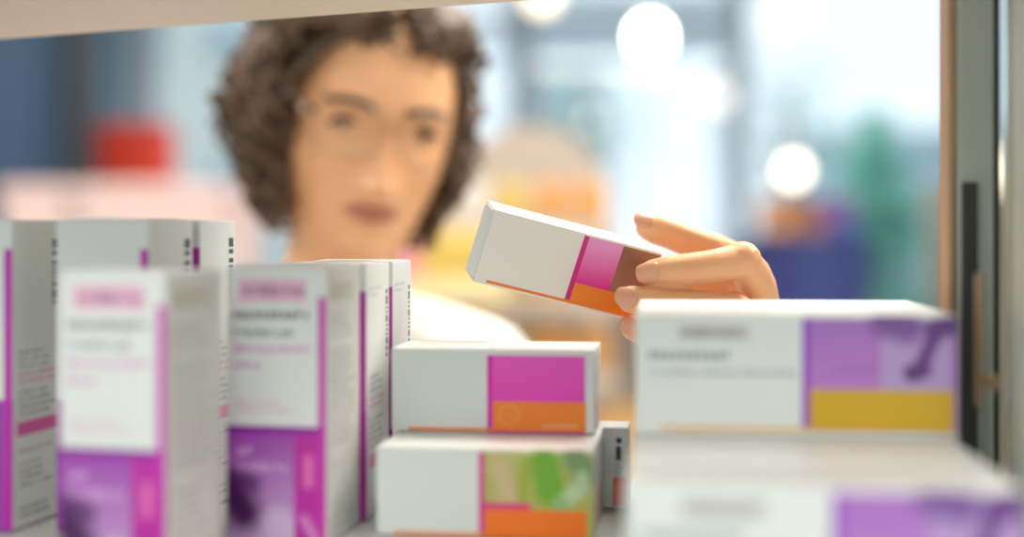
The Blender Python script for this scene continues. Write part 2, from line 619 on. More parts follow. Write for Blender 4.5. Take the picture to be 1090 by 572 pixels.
flat_back = print_mat('flat carton rear label print', 40, [
    ('caps', 93.3, 93.3, 6.5, 6.5, 1.5, 0.7, rgb(60, 50, 46)),
    ('caps', 93, 93, 10.5, 15, 1.3, 0.7, rgb(52, 46, 44)),
    ('text', 91, 95, 15, 25, 2.0, 4.0, rgb(130, 120, 112)),
    ('rect', 90.4, 96.6, 25, 38.8, 0, 0, rgb(236, 92, 18)),
])
cp = card_plain
kind('flatback', .098, .0235, .040, [flat_back, flat_back, cp, flat_end, cp, cp], lid=False)
kind('tall', .046, .048, .121, [tall_front, tall_front, cp, tall_side, cp, cp])
kind('tallgrey', .046, .050, .121, [tall_front, tall_front, cp, tall_side_grey, cp, cp])
kind('big', .046, .045, .1420, [big_front, big_front, cp, big_side, cp, cp])
kind('flat', .098, .0235, .040, [flat_front, cp, cp, flat_end, cp, cp], lid=False)
kind('leaf', .098, .0235, .040, [leaf_front, cp, cp, flat_end, cp, cp], lid=False)
kind('wide', .132, .0590, .051, [wide_front, cp, cp, cp, cp, cp], lid=False)

SZ = CZ - .1404      # top of the lower shelf


def put_box(key, x, y, deg, label, group, corner='R', z=SZ + .0006):
    """x, y: the front-right ('R') or front-left ('L') bottom corner; deg: turned clockwise seen from above"""
    k = KINDS[key]
    a = math.radians(deg)
    ex, ey = Vector((math.cos(a), -math.sin(a), 0)), Vector((math.sin(a), math.cos(a), 0))
    c = Vector((x, y, z)) + ex * (k['w'] / 2) * (-1 if corner == 'R' else 1) + ey * k['d'] / 2
    o = bpy.data.objects.new('medicine_box', k['me'])
    o.location = c
    o.rotation_euler = (0, 0, -a)
    link(o)
    tag(o, label, 'medicine box', group)
    sub = k['lid'] or k['flap']
    f = bpy.data.objects.new('tuck_flap' if k['lid'] else 'end_flap', sub)
    f.parent = o
    link(f)
    return o


def pxx(px, d):
    return (px - 545) * d / F


GT = 'tall purple-striped cartons in the row left of the middle'
GB = 'tall white cartons at the left end of the shelf'
GF = 'flat white, pink and orange cartons in the middle pile'
GW = 'wide white, purple and yellow cartons in the right pile'
put_box('tallgrey', pxx(176, .555), .555, 14, 'tall white and purple carton in front at the left, nearest of its kind, most blurred', GT)
put_box('tallgrey', pxx(347, .62), .62, 11, 'tall white and purple carton at the front of the row beside the flat pile', GT)
put_box('tall', pxx(390, .673), .673, 8, 'tall carton with a barcode and pink band, second in its row, behind the purple-fronted one', GT)
put_box('tall', pxx(418, .7225), .7225, 7, 'rearmost tall carton with a short pink stripe, just behind the flat pile', GT)
put_box('big', pxx(13, .648), .648, 11, 'leftmost white carton, its side showing barcode, grey text and a pink bar', GB)
put_box('big', pxx(158, .64), .64, 13, 'tall white carton standing right behind the nearest purple-fronted carton', GB)
put_box('big', pxx(213, .69), .69, 11, 'rear tall white carton at the left, its barcode side below the woman\'s hair', GB)

th = math.radians(7)
lx, ly = pxx(401, .642), .642
for i in range(4):
    s = .024 * i
    put_box(('leaf', 'flat', 'flat', 'flatback')[i], lx + s * math.sin(th) + (.0125 if i == 3 else 0), ly + s * math.cos(th), 7,
            ['flat carton with green leaf picture and orange band, front bottom of the middle pile',
             'flat white carton directly behind the leaf-picture carton, mostly covered by the pink one',
             'flat white carton hidden under the pink and orange carton, third from the front',
             'flat carton at the back of the middle pile showing only its white and orange end'][i], GF, 'L')
lx, ly = pxx(417, .687), .687
for i in range(2):
    s = .024 * i
    put_box('flat', lx + s * math.sin(th), ly + s * math.cos(th), 7,
            ['flat carton with bright pink and orange panels lying on top of the leaf-picture carton',
             'flat carton behind the pink and orange one, only its white upper edge showing'][i], GF, 'L', SZ + .0412)

th = math.radians(6)
lx, ly = pxx(668, .488), .488
for i in range(4):
    s = .0600 * i
    put_box('wide', lx + s * math.sin(th), ly + s * math.cos(th), 6,
            ['wide carton with purple picture at the bottom right corner, nearest to the viewer',
             'wide white carton behind the bottom right one, its plain top showing as a ledge',
             'wide carton under the front purple and yellow one, third in the bottom row',
             'last wide carton of the bottom row in the right pile, behind the others'][i], GW, 'L')
lx, ly = pxx(677, .6), .6
for i in range(2):
    s = .0600 * i
    put_box('wide', lx + s * math.sin(th), ly + s * math.cos(th), 6,
            ['wide carton with purple bone picture and yellow band on top of the right pile',
             'wide carton behind the purple and yellow one on top, only its white top visible'][i], GW, 'L', SZ + .0522)

# ------------------------------------------------------------------ the carton in her hand
tl, dep = P(527, 223, .742), Vector((-.2, .95, .245)).normalized()
u = Vector((.088, .0244, -.0228))
u = (u - dep * u.dot(dep)).normalized()
vup = u.cross(dep).normalized() * 1.0
if vup.z < 0:
    vup = -vup
hw, hd, hh = .0965, .0215, .0405
held_me = carton_mesh(hw, hd, hh, [held_front, cp, cp, cp, cp, cp], 'medicine_box')
held = bpy.data.objects.new('medicine_box', held_me)
org = tl + u * hw / 2 + dep * hd / 2 - vup * hh
Mh = Matrix.Identity(4)
for i, ax in enumerate((u, dep, vup)):
    for r in range(3):
        Mh[r][i] = ax[r]
Mh.translation = org
held.matrix_world = Mh
link(held)
tag(held, 'white, pink, brown and orange carton held tilted in the woman\'s fingers', 'medicine box')
bm = bmesh.new()
# end flap: folded tuck panel, slightly proud, with chamfered corners as in the photograph
pl = [(-hd / 2 + .0008, .001), (hd / 2 - .0008, .001), (hd / 2 - .0008, hh - .004), (hd / 2 - .004, hh - .001), (-hd / 2 + .0008, hh - .001)]
a_ = [bm.verts.new((-hw / 2 - .0008, y, z)) for y, z in pl]
b_ = [bm.verts.new((-hw / 2 + .0003, y, z)) for y, z in pl]
bm.faces.new(a_[::-1])
bm.faces.new(b_)
for i in range(len(pl)):
    bm.faces.new((a_[i], a_[(i + 1) % 5], b_[(i + 1) % 5], b_[i]))
bmesh.ops.recalc_face_normals(bm, faces=bm.faces[:])
ef = mesh_obj('end_flap', bm, card_plain, held)


def held_pt(uu, vv, dd=0.0):
    """point on the held carton: mm from left, mm from top, mm behind the front face"""
    return tl + u * uu / 1000 - vup * vv / 1000 + dep * dd / 1000


# ------------------------------------------------------------------ shelf unit
alu = mat('satin aluminium', rgb(190, 196, 186), .45, .1, var=.04, vscale=60)
steel_dark = mat('dark seal and gap shade', rgb(66, 64, 60), .6)  # seal rubber; same dark tone stands in for the shadowed gap
tanedge = mat('tan edge strip', rgb(176, 142, 112), .5, var=.08)
board_m = mat('shelf board laminate', rgb(214, 200, 186), .5, var=.03, vscale=8)
shelf_m = mat('shelf board top', rgb(186, 190, 188), .35, var=.03, vscale=9)
glass = glass_mat('side glass', (.86, .9, .9, 1))
unit = empty('shelf_unit', (-.3, .75, 0))
tag(unit, 'open pharmacy shelf with aluminium uprights and glass side holding the medicine cartons', 'shelf')


def unit_part(name, bm, m, parent=None):
    o = mesh_obj(name, bm, m)
    o.parent = parent or unit
    o.matrix_parent_inverse = (parent or unit).matrix_basis.inverted() if not parent else Matrix.Identity(4)
    return o


def yfar(x):
    return .7525 - .325 * x


poly = [(-.95, yfar(-.95)), (.226, yfar(.226)), (.190, .36), (-1.05, .72)]
zup = lambda x: CZ + .1184 + .0225 * x
bpy.context.view_layer.update()
bm = bmesh.new()
add_prism(bm, poly, SZ - .018, SZ)
unit_part('shelf_board', bm, shelf_m)
bm = bmesh.new()
add_prism(bm, poly, zup, lambda x: zup(x) + .02)
unit_part('shelf_board', bm, board_m)
for z in (.12, .5, .88, 1.96):
    bm = bmesh.new()
    add_prism(bm, poly, z, z + .018)
    unit_part('shelf_board', bm, board_m)


def upright(x0, y0, w, dp, m, ang=6, z1=2.0, parent=None, name='upright'):
    bm = bmesh.new()
    add_box(bm, (x0, y0, z1 / 2), (w, dp, z1), Euler((0, 0, -math.radians(ang))).to_matrix(), bevel=.0015)
    return unit_part(name, bm, m, parent)


upright(.2195, .681, .017, .022, alu, 6)
upright(.2095, .6835, .004, .024, tanedge, 6, name='edge_strip')
upright(.2292, .674, .003, .006, steel_dark, 6, name='seal_and_gap_shade')
upright(.2105, .560, .022, .032, alu, 6)
upright(-.93, 1.03, .02, .022, alu, 18)
upright(-1.03, .74, .02, .022, alu, 18)
bm = bmesh.new()  # dark strip put in for the shadowed gap beside the right pile
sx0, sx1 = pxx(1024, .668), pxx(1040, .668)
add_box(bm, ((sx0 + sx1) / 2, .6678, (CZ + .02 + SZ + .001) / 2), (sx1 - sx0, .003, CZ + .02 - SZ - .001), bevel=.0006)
unit_part('seal_and_gap_shade', bm, steel_dark)
# glass side pane between the right uprights
bm = bmesh.new()
add_box(bm, (.2245, .622, 1.06), (.004, .094, 1.8), Euler((0, 0, -math.radians(7))).to_matrix())
unit_part('side_pane', bm, glass)
# small clip on the side rail
bm = bmesh.new()
rz = Euler((0, 0, -math.radians(6))).to_matrix()
cx, cy = pxx(1042, .62), .62
add_box(bm, (cx, cy, CZ - .050), (.0025, .005, .058), rz, bevel=.0008)
add_box(bm, (cx + .004, cy - .004, CZ - .068), (.007, .010, .007), rz, bevel=.002)
unit_part('shelf_clip', bm, tanedge)

# ------------------------------------------------------------------ the woman
skin = mat('skin', rgb(236, 178, 132), .42, sss=.15, var=.05, vscale=40, bump=.08)
lipm = mat('lips', rgb(184, 112, 92), .45)
nailm = mat('fingernail', rgb(228, 166, 134), .25, coat=.4)
hairm = mat('brown curly hair', rgb(94, 72, 54), .5, var=.35, vscale=25)
browm = mat('dark brow hair', rgb(66, 48, 38), .6)
coatm = mat('white cotton coat', rgb(238, 238, 236), .75, var=.02, vscale=20, bump=.1)
topm = mat('pale blouse', rgb(214, 206, 204), .7)
trousm = mat('dark blue trousers', rgb(44, 52, 70), .8)
shoem = mat('white shoes', rgb(224, 224, 222), .5)
eyew = mat('eye white', rgb(196, 184, 172), .4)
iris = mat('brown iris', rgb(44, 28, 18), .35)
clearm = glass_mat('clear glasses frame', (.96, .95, .94, 1))
clearm.node_tree.nodes['Fresnel'].inputs['IOR'].default_value = 1.4
lens = glass_mat('spectacle lens', (.98, .98, .98, 1))
lens.node_tree.nodes['Fresnel'].inputs['IOR'].default_value = 1.15

FACE_D = 1.135
yaw, roll, pitch = math.radians(19), math.radians(7), math.radians(7)
eyes_mid = P(411, 139, FACE_D)
f_ = Vector((math.sin(yaw), -math.cos(yaw), 0))
f_ = (f_ * math.cos(pitch) + Vector((0, 0, -math.sin(pitch)))).normalized()
side = Vector((math.cos(yaw), math.sin(yaw), 0))
upv = side.cross(-f_).normalized()
if upv.z < 0:
    upv = -upv
# roll about the facing axis: her head leans to the picture's right
side_r = (side * math.cos(roll) - upv * math.sin(roll)).normalized()
up_r = (upv * math.cos(roll) + side * math.sin(roll)).normalized()
HEAD = Matrix.Identity(4)
for i, ax in enumerate((side_r, f_, up_r)):
    for r in range(3):
        HEAD[r][i] = ax[r]
HEAD.translation = eyes_mid - f_ * .083


def H(x, y, z):
    return HEAD @ Vector((x, y, z))


def interp(tab, z):
    if z >= tab[0][0]:
        return tab[0][1:]
    for a, b in zip(tab, tab[1:]):
        if z >= b[0]:
            t = (z - b[0]) / (a[0] - b[0])
            t = t * t * (3 - 2 * t) * .35 + t * .65
            return [q + (p - q) * t for p, q in zip(a[1:], b[1:])]
    return tab[-1][1:]


# z: half width, front, back, centre y, front exponent
HT = [(.108, .004, .004, .004, 2.0), (.105, .025, .028, .030, 2.0), (.098, .042, .046, .050, 2.0), (.085, .056, .064, .072, 2.1), (.062, .066, .081, .088, 2.15),
      (.035, .071, .089, .095, 2.25), (.012, .072, .090, .096, 2.3), (-.01, .071, .087, .094, 2.25), (-.03, .069, .086, .088, 2.15),
      (-.05, .065, .085, .078, 2.0), (-.07, .060, .083, .066, 1.85), (-.085, .055, .081, .060, 1.7), (-.097, .050, .078, .058, 1.6),
      (-.106, .047, .068, .057, 1.6), (-.113, .047, .050, .057, 1.8), (-.125, .048, .036, .058, 2.0), (-.15, .049, .030, .060, 2.0), (-.19, .053, .030, .064, 2.0), (-.23, .075, .035, .068, 2.0)]


def gauss(x, s):
    return math.exp(-x * x / (2 * s * s))


def head_point(th_, z):
    a, fr, bk, n = interp(HT, z)
    c, s = math.cos(th_), math.sin(th_)
    n_ = n if s > 0 else 2.2
    r = (abs(c) ** n_ + abs(s) ** n_) ** (-1 / n_)
    x = a * r * c
    y = (fr if s > 0 else bk) * r * s
    if s > 0:
        dy = 0
        ax = abs(x)
        # nose
        if z > -.062:
            t = min(1, max(0, (.004 - z) / .049))
            dy += (.004 + .019 * t ** 1.2) * gauss(x, .0062 + .004 * t) * (gauss(z + .045, .007) if z < -.045 else 1) * (1 if z < .004 else gauss(z - .004, .012))
        dy += .006 * gauss(ax - .012, .0055) * gauss(z + .049, .006)
        # eye sockets, brow, cheekbones
        dy -= .0085 * gauss(ax - .031, .0125) * gauss(z - .000, .0095)
        dy += .0035 * gauss(ax - .030, .020) * gauss(z - .021, .007)
        dy += .004 * gauss(ax - .044, .014) * gauss(z + .032, .013)
        dy -= .003 * gauss(ax - .048, .012) * gauss(z + .062, .014)
        # mouth
        z0_, z = z, z - .004
        dy += .0048 * gauss(ax, .018) * gauss(z + .0665, .0036)
        dy += .0056 * gauss(ax, .016) * gauss(z + .0765, .0042)
        dy -= .0030 * gauss(ax, .022) * gauss(z + .0712, .0016)
        dy -= .0035 * gauss(ax, .016) * gauss(z + .0865, .005)
        dy += .0045 * gauss(ax, .013) * gauss(z + .099, .007)
        dy -= .0015 * gauss(ax, .0025) * gauss(z + .0605, .004)
        z = z0_
        y += dy * max(0, s) ** .5
    return Vector((x, y, z))


NT, NZ = 150, 190
bm_head = bmesh.new()
ring_prev = None
top = bm_head.verts.new(H(0, 0, .1095))
zs = []
for i in range(NZ + 1):
    t = i / NZ
    zs.append(.108 - (.338) * (t ** 1.0))
# more even spacing over the crown
zs = [.108, .1065, .104, .101] + [z for z in zs if z < .099]
for z in zs:
    ring = [bm_head.verts.new(HEAD @ head_point(2 * PI * k / NT, z)) for k in range(NT)]
    if ring_prev is None:
        for k in range(NT):
            bm_head.faces.new((top, ring[k], ring[(k + 1) % NT]))
    else:
        for k in range(NT):
            fc = bm_head.faces.new((ring_prev[k], ring[k], ring[(k + 1) % NT], ring_prev[(k + 1) % NT]))
            zz = z - .004
            xm = (HEAD.inverted() @ ring[k].co).x if -.088 < zz < -.055 else 9
            if -.0815 < zz < -.062 and abs(xm) < .0245 and PI * .15 < 2 * PI * k / NT < PI * .85:
                up_l = -.0632 - .0018 * gauss(xm, .003) - .0078 * (abs(xm) / .0245) ** 2
                lo_l = -.0812 + .0095 * (abs(xm) / .0245) ** 2
                if lo_l < zz < up_l:
                    fc.material_index = 1
    ring_prev = ring
bm_head.faces.new(ring_prev)
for f in bm_head.faces:
    f.smooth = True
for sx in (-1, 1):     # ears
    bmE = bmesh.new()
    chain(bmE, [(Vector((sx * .073, -.004, -.035)), .006), (Vector((sx * .078, -.012, -.015)), .006), (Vector((sx * .083, -.022, .008)), .0055), (Vector((sx * .079, -.012, .024)), .005), (Vector((sx * .073, .001, .016)), .005)])
    add_ball(bmE, (sx * .072, -.008, -.004), (.006, .012, .022))
    eb = remesh(bmE, .0022, 4)
    me = bpy.data.meshes.new('e')
    eb.transform(HEAD)
    eb.to_mesh(me)
    eb.free()
    bm_head.from_mesh(me)
    bpy.data.meshes.remove(me)
bmesh.ops.recalc_face_normals(bm_head, faces=bm_head.faces[:])

# her left arm and hand (picture right)
SH_L = Vector((-.032, 1.215, CZ - .138))
EL_L = Vector((.070, 1.010, CZ - .285))
WR_L = P(828, 422, .842)


def pr(px, py, d, mm):
    return (P(px, py, d), mm / 1000)


fingers = {
    'index': [pr(695, 291, .7530, 7.6), pr(712, 289, .7515, 8.7), pr(735, 287, .751, 9.0), pr(762, 283, .752, 9.2), pr(789, 278, .757, 10.2), pr(800, 292, .772, 10.8), pr(805, 307, .789, 11.8)],
    'middle': [pr(672, 319, .7495, 7.7), pr(688, 322, .748, 8.5), pr(710, 325, .748, 8.9), pr(745, 327, .750, 9.3), pr(780, 331, .757, 10.2), pr(792, 341, .774, 10.8), pr(800, 346, .792, 11.8)],
    'ring': [pr(674, 349, .7585, 7.2), pr(690, 355, .757, 8.0), pr(708, 361, .757, 8.2), pr(740, 367, .758, 8.6), pr(768, 372, .763, 9.4), pr(782, 377, .78, 10.0), pr(792, 381, .797, 11)],
    'pinky': [pr(702, 388, .772, 6.4), pr(716, 392, .77, 6.9), pr(730, 396, .77, 7.1), pr(750, 400, .771, 7.5), pr(769, 403, .775, 8.2), pr(780, 407, .79, 9.0), pr(788, 410, .804, 10)],
    'thumb': [pr(690, 242, .7975, 7.4), pr(701, 245, .797, 9.0), pr(716, 250, .798, 9.2), pr(736, 258, .799, 9.4), pr(758, 266, .801, 10.2), pr(778, 279, .81, 12), pr(792, 312, .826, 14.5), pr(810, 365, .84, 18)],
}
bm = bmesh.new()
for k, ch in fingers.items():
    chain(bm, ch, .22, 2)
for k in ('index', 'middle', 'ring', 'pinky'):
    chain(bm, [fingers[k][-1], (P(*{'index': (812, 350, .812), 'middle': (808, 365, .813), 'ring': (804, 385, .815), 'pinky': (800, 402, .818)}[k]), .0125), (P(822, 412, .838), .017), (WR_L, .021)], .25, 2)
# web between the thumb and the hand
chain(bm, [(P(792, 308, .800), .011), (P(778, 300, .806), .011), (P(762, 300, .808), .009), (P(790, 345, .822), .013)], .3, 2)
chain(bm, [(P(735, 305, .800), .008), (P(765, 312, .806), .011), (P(800, 350, .825), .012)], .3, 2)
# knuckle bumps
for a, b in (('index', 4), ('middle', 4), ('ring', 4)):
    p, r = fingers[a][b]
    add_ball(bm, p + Vector((.0006, -.0006, .0004)), r * 1.04)
fore_top = WR_L.lerp(EL_L, .35)
chain(bm, [(WR_L, .023), (WR_L.lerp(EL_L, .12), .0235), (fore_top, .028)], .25, 2)
bm_hand = remesh(bm, .0010, 9)
# skin creases across the finger joints
crease = [(fingers['index'][2], fingers['index'][3]), (fingers['middle'][2], fingers['middle'][3]), (fingers['ring'][2], fingers['ring'][3]), (fingers['thumb'][3], fingers['thumb'][2])]
for v in bm_hand.verts:
    for (p, r), (q, r2) in crease:
        dv = v.co - p
        if dv.length < .013:
            ax = (q - p).normalized()
            s = dv.dot(ax)
            wv = math.cos(s / .0022 * 2 * PI) * gauss(s, .0032)
            rad = (dv - ax * s)
            if rad.length > 1e-5:
                v.co += rad.normalized() * (-.00022 * wv)


# her other arm hangs at her side
SH_R = Vector((-.262, 1.27, CZ - .085))
EL_R = Vector((-.330, 1.30, CZ - .36))
WR_R = Vector((-.315, 1.22, CZ - .59))
bm = bmesh.new()
dirs = Vector((0.02, -.12, -1)).normalized()
lat = Vector((.25, -1, .1)).normalized()
chain(bm, [(WR_R.lerp(EL_R, .35), .027), (WR_R, .022), (WR_R + dirs * .03, .022)], .25)
for i, (o_, L) in enumerate(((.030, .070), (.011, .080), (-.009, .075), (-.027, .058))):
    b0 = WR_R + dirs * .03
    b1 = WR_R + dirs * .085 + lat * o_
    cur = Vector((.35, 0, 0))
    chain(bm, [(b0, .015), (b1, .0105), (b1 + dirs * L * .45 + cur * .012, .0085), (b1 + dirs * L * .75 + cur * .035, .0078), (b1 + dirs * L + cur * .06, .0066)], .25)
chain(bm, [(WR_R + dirs * .02, .016), (WR_R + dirs * .055 + lat * .042, .011), (WR_R + dirs * .085 + lat * .055, .009), (WR_R + dirs * .11 + lat * .057, .0075)], .25)
bm_hand2 = remesh(bm, .0018, 4)

# torso, arms, legs under the clothes
CH = Vector((-.128, 1.255, CZ))     # chest axis in plan
bm = bmesh.new()


def tor(z, w, d_, dx=0, dy=0):
    add_ball(bm, (CH.x + dx, CH.y + dy, z), (w, d_, .085), 3, rot=Euler((0, 0, math.radians(8))).to_matrix())


for z, w, d_ in ((CZ - .20, .140, .085), (CZ - .27, .150, .100), (CZ - .35, .145, .100), (CZ - .45, .135, .095), (CZ - .55, .150, .105), (CZ - .64, .165, .115)):
    tor(z, w, d_)
neck0 = H(0, -.012, -.13)
chain(bm, [(neck0, .048), (Vector((CH.x, CH.y + .01, CZ - .13)), .046), (Vector((CH.x, CH.y, CZ - .19)), .06)], .2)
chain(bm, [(Vector((CH.x, CH.y, CZ - .13)), .045), (SH_L, .044)], .2)
chain(bm, [(Vector((CH.x, CH.y, CZ - .13)), .045), (SH_R, .044)], .2)
chain(bm, [(SH_L, .045), (EL_L, .036), (EL_L.lerp(WR_L, .7), .029)], .2)
chain(bm, [(SH_R, .045), (EL_R, .036), (EL_R.lerp(WR_R, .7), .029)], .2)
for sx in (-1, 1):
    hip = Vector((CH.x + sx * .085, CH.y + .01, CZ - .68))
    chain(bm, [(hip, .085), (Vector((CH.x + sx * .09, CH.y, .46)), .055), (Vector((CH.x + sx * .09, CH.y + .02, .30)), .052), (Vector((CH.x + sx * .09, CH.y + .03, .09)), .036)], .25)
    chain(bm, [(Vector((CH.x + sx * .09, CH.y + .035, .05)), .034), (Vector((CH.x + sx * .095, CH.y - .10, .035)), .026)], .25)
bm_body = remesh(bm, .006, 3)
person_bm = bm_head
for part in (bm_hand, bm_hand2, bm_body):
    me = bpy.data.meshes.new('t')
    part.to_mesh(me)
    part.free()
    person_bm.from_mesh(me)
    bpy.data.meshes.remove(me)
for f in person_bm.faces:
    f.smooth = True
person = mesh_obj('person', person_bm, [skin, lipm])
tag(person, 'woman with curly brown hair and clear glasses in white coat reaching for a carton', 'person')

# fingernails
def nail(tip, nxt, normal, name='fingernail', w=.0056, L=.0098, off=.0):
    p0, r = tip
    ax = (p0 - nxt[0]).normalized()
    nrm = Vector(normal)
    nrm = (nrm - ax * nrm.dot(ax)).normalized()
    sd = ax.cross(nrm).normalized()
    bm = bmesh.new()
    nu, nv = 14, 14
    c = p0 + ax * (r * .30 + off)
    g = {}
    for lay, hgt in ((0, -.0006), (1, .00035)):
        for i in range(nu + 1):
            for j in range(nv + 1):
                a, b = (i / nu) * 2 - 1, (j / nv) * 2 - 1
                # rounded rectangle
                sx_ = a * math.sqrt(max(0, 1 - .32 * b * b)) * w
                sy_ = b * math.sqrt(max(0, 1 - .32 * a * a)) * L * .56
                rr = r * .99 + hgt
                ang = sx_ / rr
                base = c + ax * sy_
                drop = max(0, (sy_ + r * .30) / r)
                k_ = 1 - .16 * drop * drop
                g[lay, i, j] = bm.verts.new(base + (nrm * math.cos(ang) + sd * math.sin(ang)) * rr * k_)
    for i in range(nu):
        for j in range(nv):
            bm.faces.new((g[1, i, j], g[1, i + 1, j], g[1, i + 1, j + 1], g[1, i, j + 1]))
            bm.faces.new((g[0, i, j + 1], g[0, i + 1, j + 1], g[0, i + 1, j], g[0, i, j]))
    for i in range(nu):
        bm.faces.new((g[0, i, 0], g[0, i + 1, 0], g[1, i + 1, 0], g[1, i, 0]))
        bm.faces.new((g[1, i, nv], g[1, i + 1, nv], g[0, i + 1, nv], g[0, i, nv]))
    for j in range(nv):
        bm.faces.new((g[1, 0, j], g[1, 0, j + 1], g[0, 0, j + 1], g[0, 0, j]))
        bm.faces.new((g[0, nu, j], g[0, nu, j + 1], g[1, nu, j + 1], g[1, nu, j]))
    bmesh.ops.recalc_face_normals(bm, faces=bm.faces[:])
    return mesh_obj(name, bm, nailm, person, smooth=True)


nail(fingers['index'][0], fingers['index'][1], (-.18, -1, .12), w=.0064, L=.0112)
nail(fingers['middle'][0], fingers['middle'][1], (-.1, -1, .22), w=.0062, L=.0108)
nail(fingers['ring'][0], fingers['ring'][1], (-.05, -1, .1), w=.0052, L=.0092)
nail(fingers['pinky'][0], fingers['pinky'][1], (0, -1, .1), w=.0046, L=.0080)
nail(fingers['thumb'][0], fingers['thumb'][1], (.25, -.75, .75), w=.0068, L=.0125)

# eyes, lashes, brows
for sx in (-1, 1):
    y0 = head_point(math.atan2(.083, sx * .031), 0).y
    a0 = .0118
    ec = Vector((sx * .0312, .0625, -.001))
    bm = bmesh.new()
    add_ball(bm, (0, 0, 0), a0, 4)
    gaze = Vector((.30, .9, -.28)).normalized()
    for f in bm.faces:
        if f.calc_center_median().normalized().dot(gaze) > .80:
            f.material_index = 1
        f.smooth = True
    bm.transform(HEAD @ Matrix.Translation(ec))
    mesh_obj('eye', bm, [eyew, iris], person)
    for nm, zc, zr, rr, m_ in (('eyelid', .0012, .0060, .0026, skin), ('eyelashes', -.0002, .0058, .0030, browm)):
        bm = bmesh.new()
        pts = []
        for i in range(13):
            t = i / 12 * 2 - 1
            xx = ec.x + t * .0145
            zz = ec.z + zc + zr * (1 - t * t)
            yy = ec.y + math.sqrt(max(1e-9, (.0135 if nm == 'eyelid' else .0152) ** 2 - (min(.0125, abs(t) * .0125)) ** 2 * .8 - (zz - ec.z) ** 2 * .3))
            pts.append(H(xx, yy, zz))
        add_tube(bm, pts, [rr * (.5 + .5 * (1 - abs(i / 6 - 1))) for i in range(13)], 8)
        mesh_obj(nm, bm, m_, person, smooth=True)
    bm = bmesh.new()
    pts = []
    for i in range(11):
        t = i / 10
        xx = sx * (.012 + .040 * t)
        zz = .0150 + .0070 * math.sin(PI * min(1, t * 1.05) * .72) - .003 * t
        th_ = math.atan2(.085, xx)
        best = min((head_point(q * PI / 180, zz) for q in range(20, 161, 1)), key=lambda p: abs(p.x - xx))
        pts.append(HEAD @ (best + Vector((0, .0012, 0))))
    add_tube(bm, pts, [.0010 + .0020 * math.sin(PI * (i / 10 * .8 + .15)) for i in range(11)], 8)
    mesh_obj('eyebrow', bm, browm, person, smooth=True)

# clear glasses
bm = bmesh.new()
for sx in (-1, 1):
    pts = []
    for i in range(29):
        t = 2 * PI * i / 28
        ca, sa = math.cos(t), math.sin(t)
        ex_ = abs(ca) ** .8 * (1 if ca > 0 else -1)
        ez_ = abs(sa) ** .8 * (1 if sa > 0 else -1)
        x_ = sx * .033 + .0275 * ex_
        pts.append(H(x_, .1005 - abs(x_) * .12, -.004 + .022 * ez_))
    add_tube(bm, pts, .0009, 8)
    add_tube(bm, [H(sx * .060, .093, .008), H(sx * .070, .085, .009), H(sx * .0775, .05, .008), H(sx * .0785, -.01, .004), H(sx * .077, -.03, -.012)], .0022, 8)
add_tube(bm, [H(-.0065, .1005, .001), H(0, .1035, .004), H(.0065, .1005, .001)], .0018, 8)
gl_ = mesh_obj('glasses', bm, clearm, person, smooth=True)
for sx in (-1, 1):
    bm = bmesh.new()
    vs = []
    for i in range(28):
        t = 2 * PI * i / 28
        ca, sa = math.cos(t), math.sin(t)
        x_ = sx * .033 + .0265 * abs(ca) ** .8 * (1 if ca > 0 else -1)
        vs.append(bm.verts.new(H(x_, .1003 - abs(x_) * .12, -.004 + .021 * abs(sa) ** .8 * (1 if sa > 0 else -1))))
    bm.faces.new(vs)
    r = bmesh.ops.extrude_face_region(bm, geom=bm.faces[:])
    bmesh.ops.translate(bm, verts=[v for v in r['geom'] if isinstance(v, bmesh.types.BMVert)], vec=f_ * .0012)
    bmesh.ops.recalc_face_normals(bm, faces=bm.faces[:])
    mesh_obj('lens', bm, lens, gl_)

# hair: a full cap and several hundred curls
def pinch(p):
    # the bob narrows towards the jaw
    t = min(1.0, max(0.0, (.005 - p.z) / .095))
    k = .30 if p.x < 0 else .20
    x = p.x * (1 - k * t)
    if abs(p.x) > .066 and abs(x) < .066:
        x = math.copysign(.066, p.x)
    return Vector((x, p.y, p.z))


rnd = random.Random(3)
bm = bmesh.new()
add_ball(bm, (0, -.018, .030), (.083, .090, .088), 3)
add_ball(bm, (0, -.048, -.03), (.085, .065, .085), 3)
for sx in (-1, 1):
    add_ball(bm, (sx * .074, -.018, -.02), (.024, .045, .075), 3)
add_ball(bm, (-.082, -.012, .010), (.034, .05, .070), 3)
add_ball(bm, (-.076, -.015, -.045), (.026, .045, .050), 3)
add_ball(bm, (.080, -.02, -.035), (.020, .045, .055), 3)
add_ball(bm, (-.045, .030, .082), (.050, .050, .034), 3)
add_ball(bm, (.040, .022, .086), (.044, .046, .028), 3)
cap = remesh(bm, .004, 4)
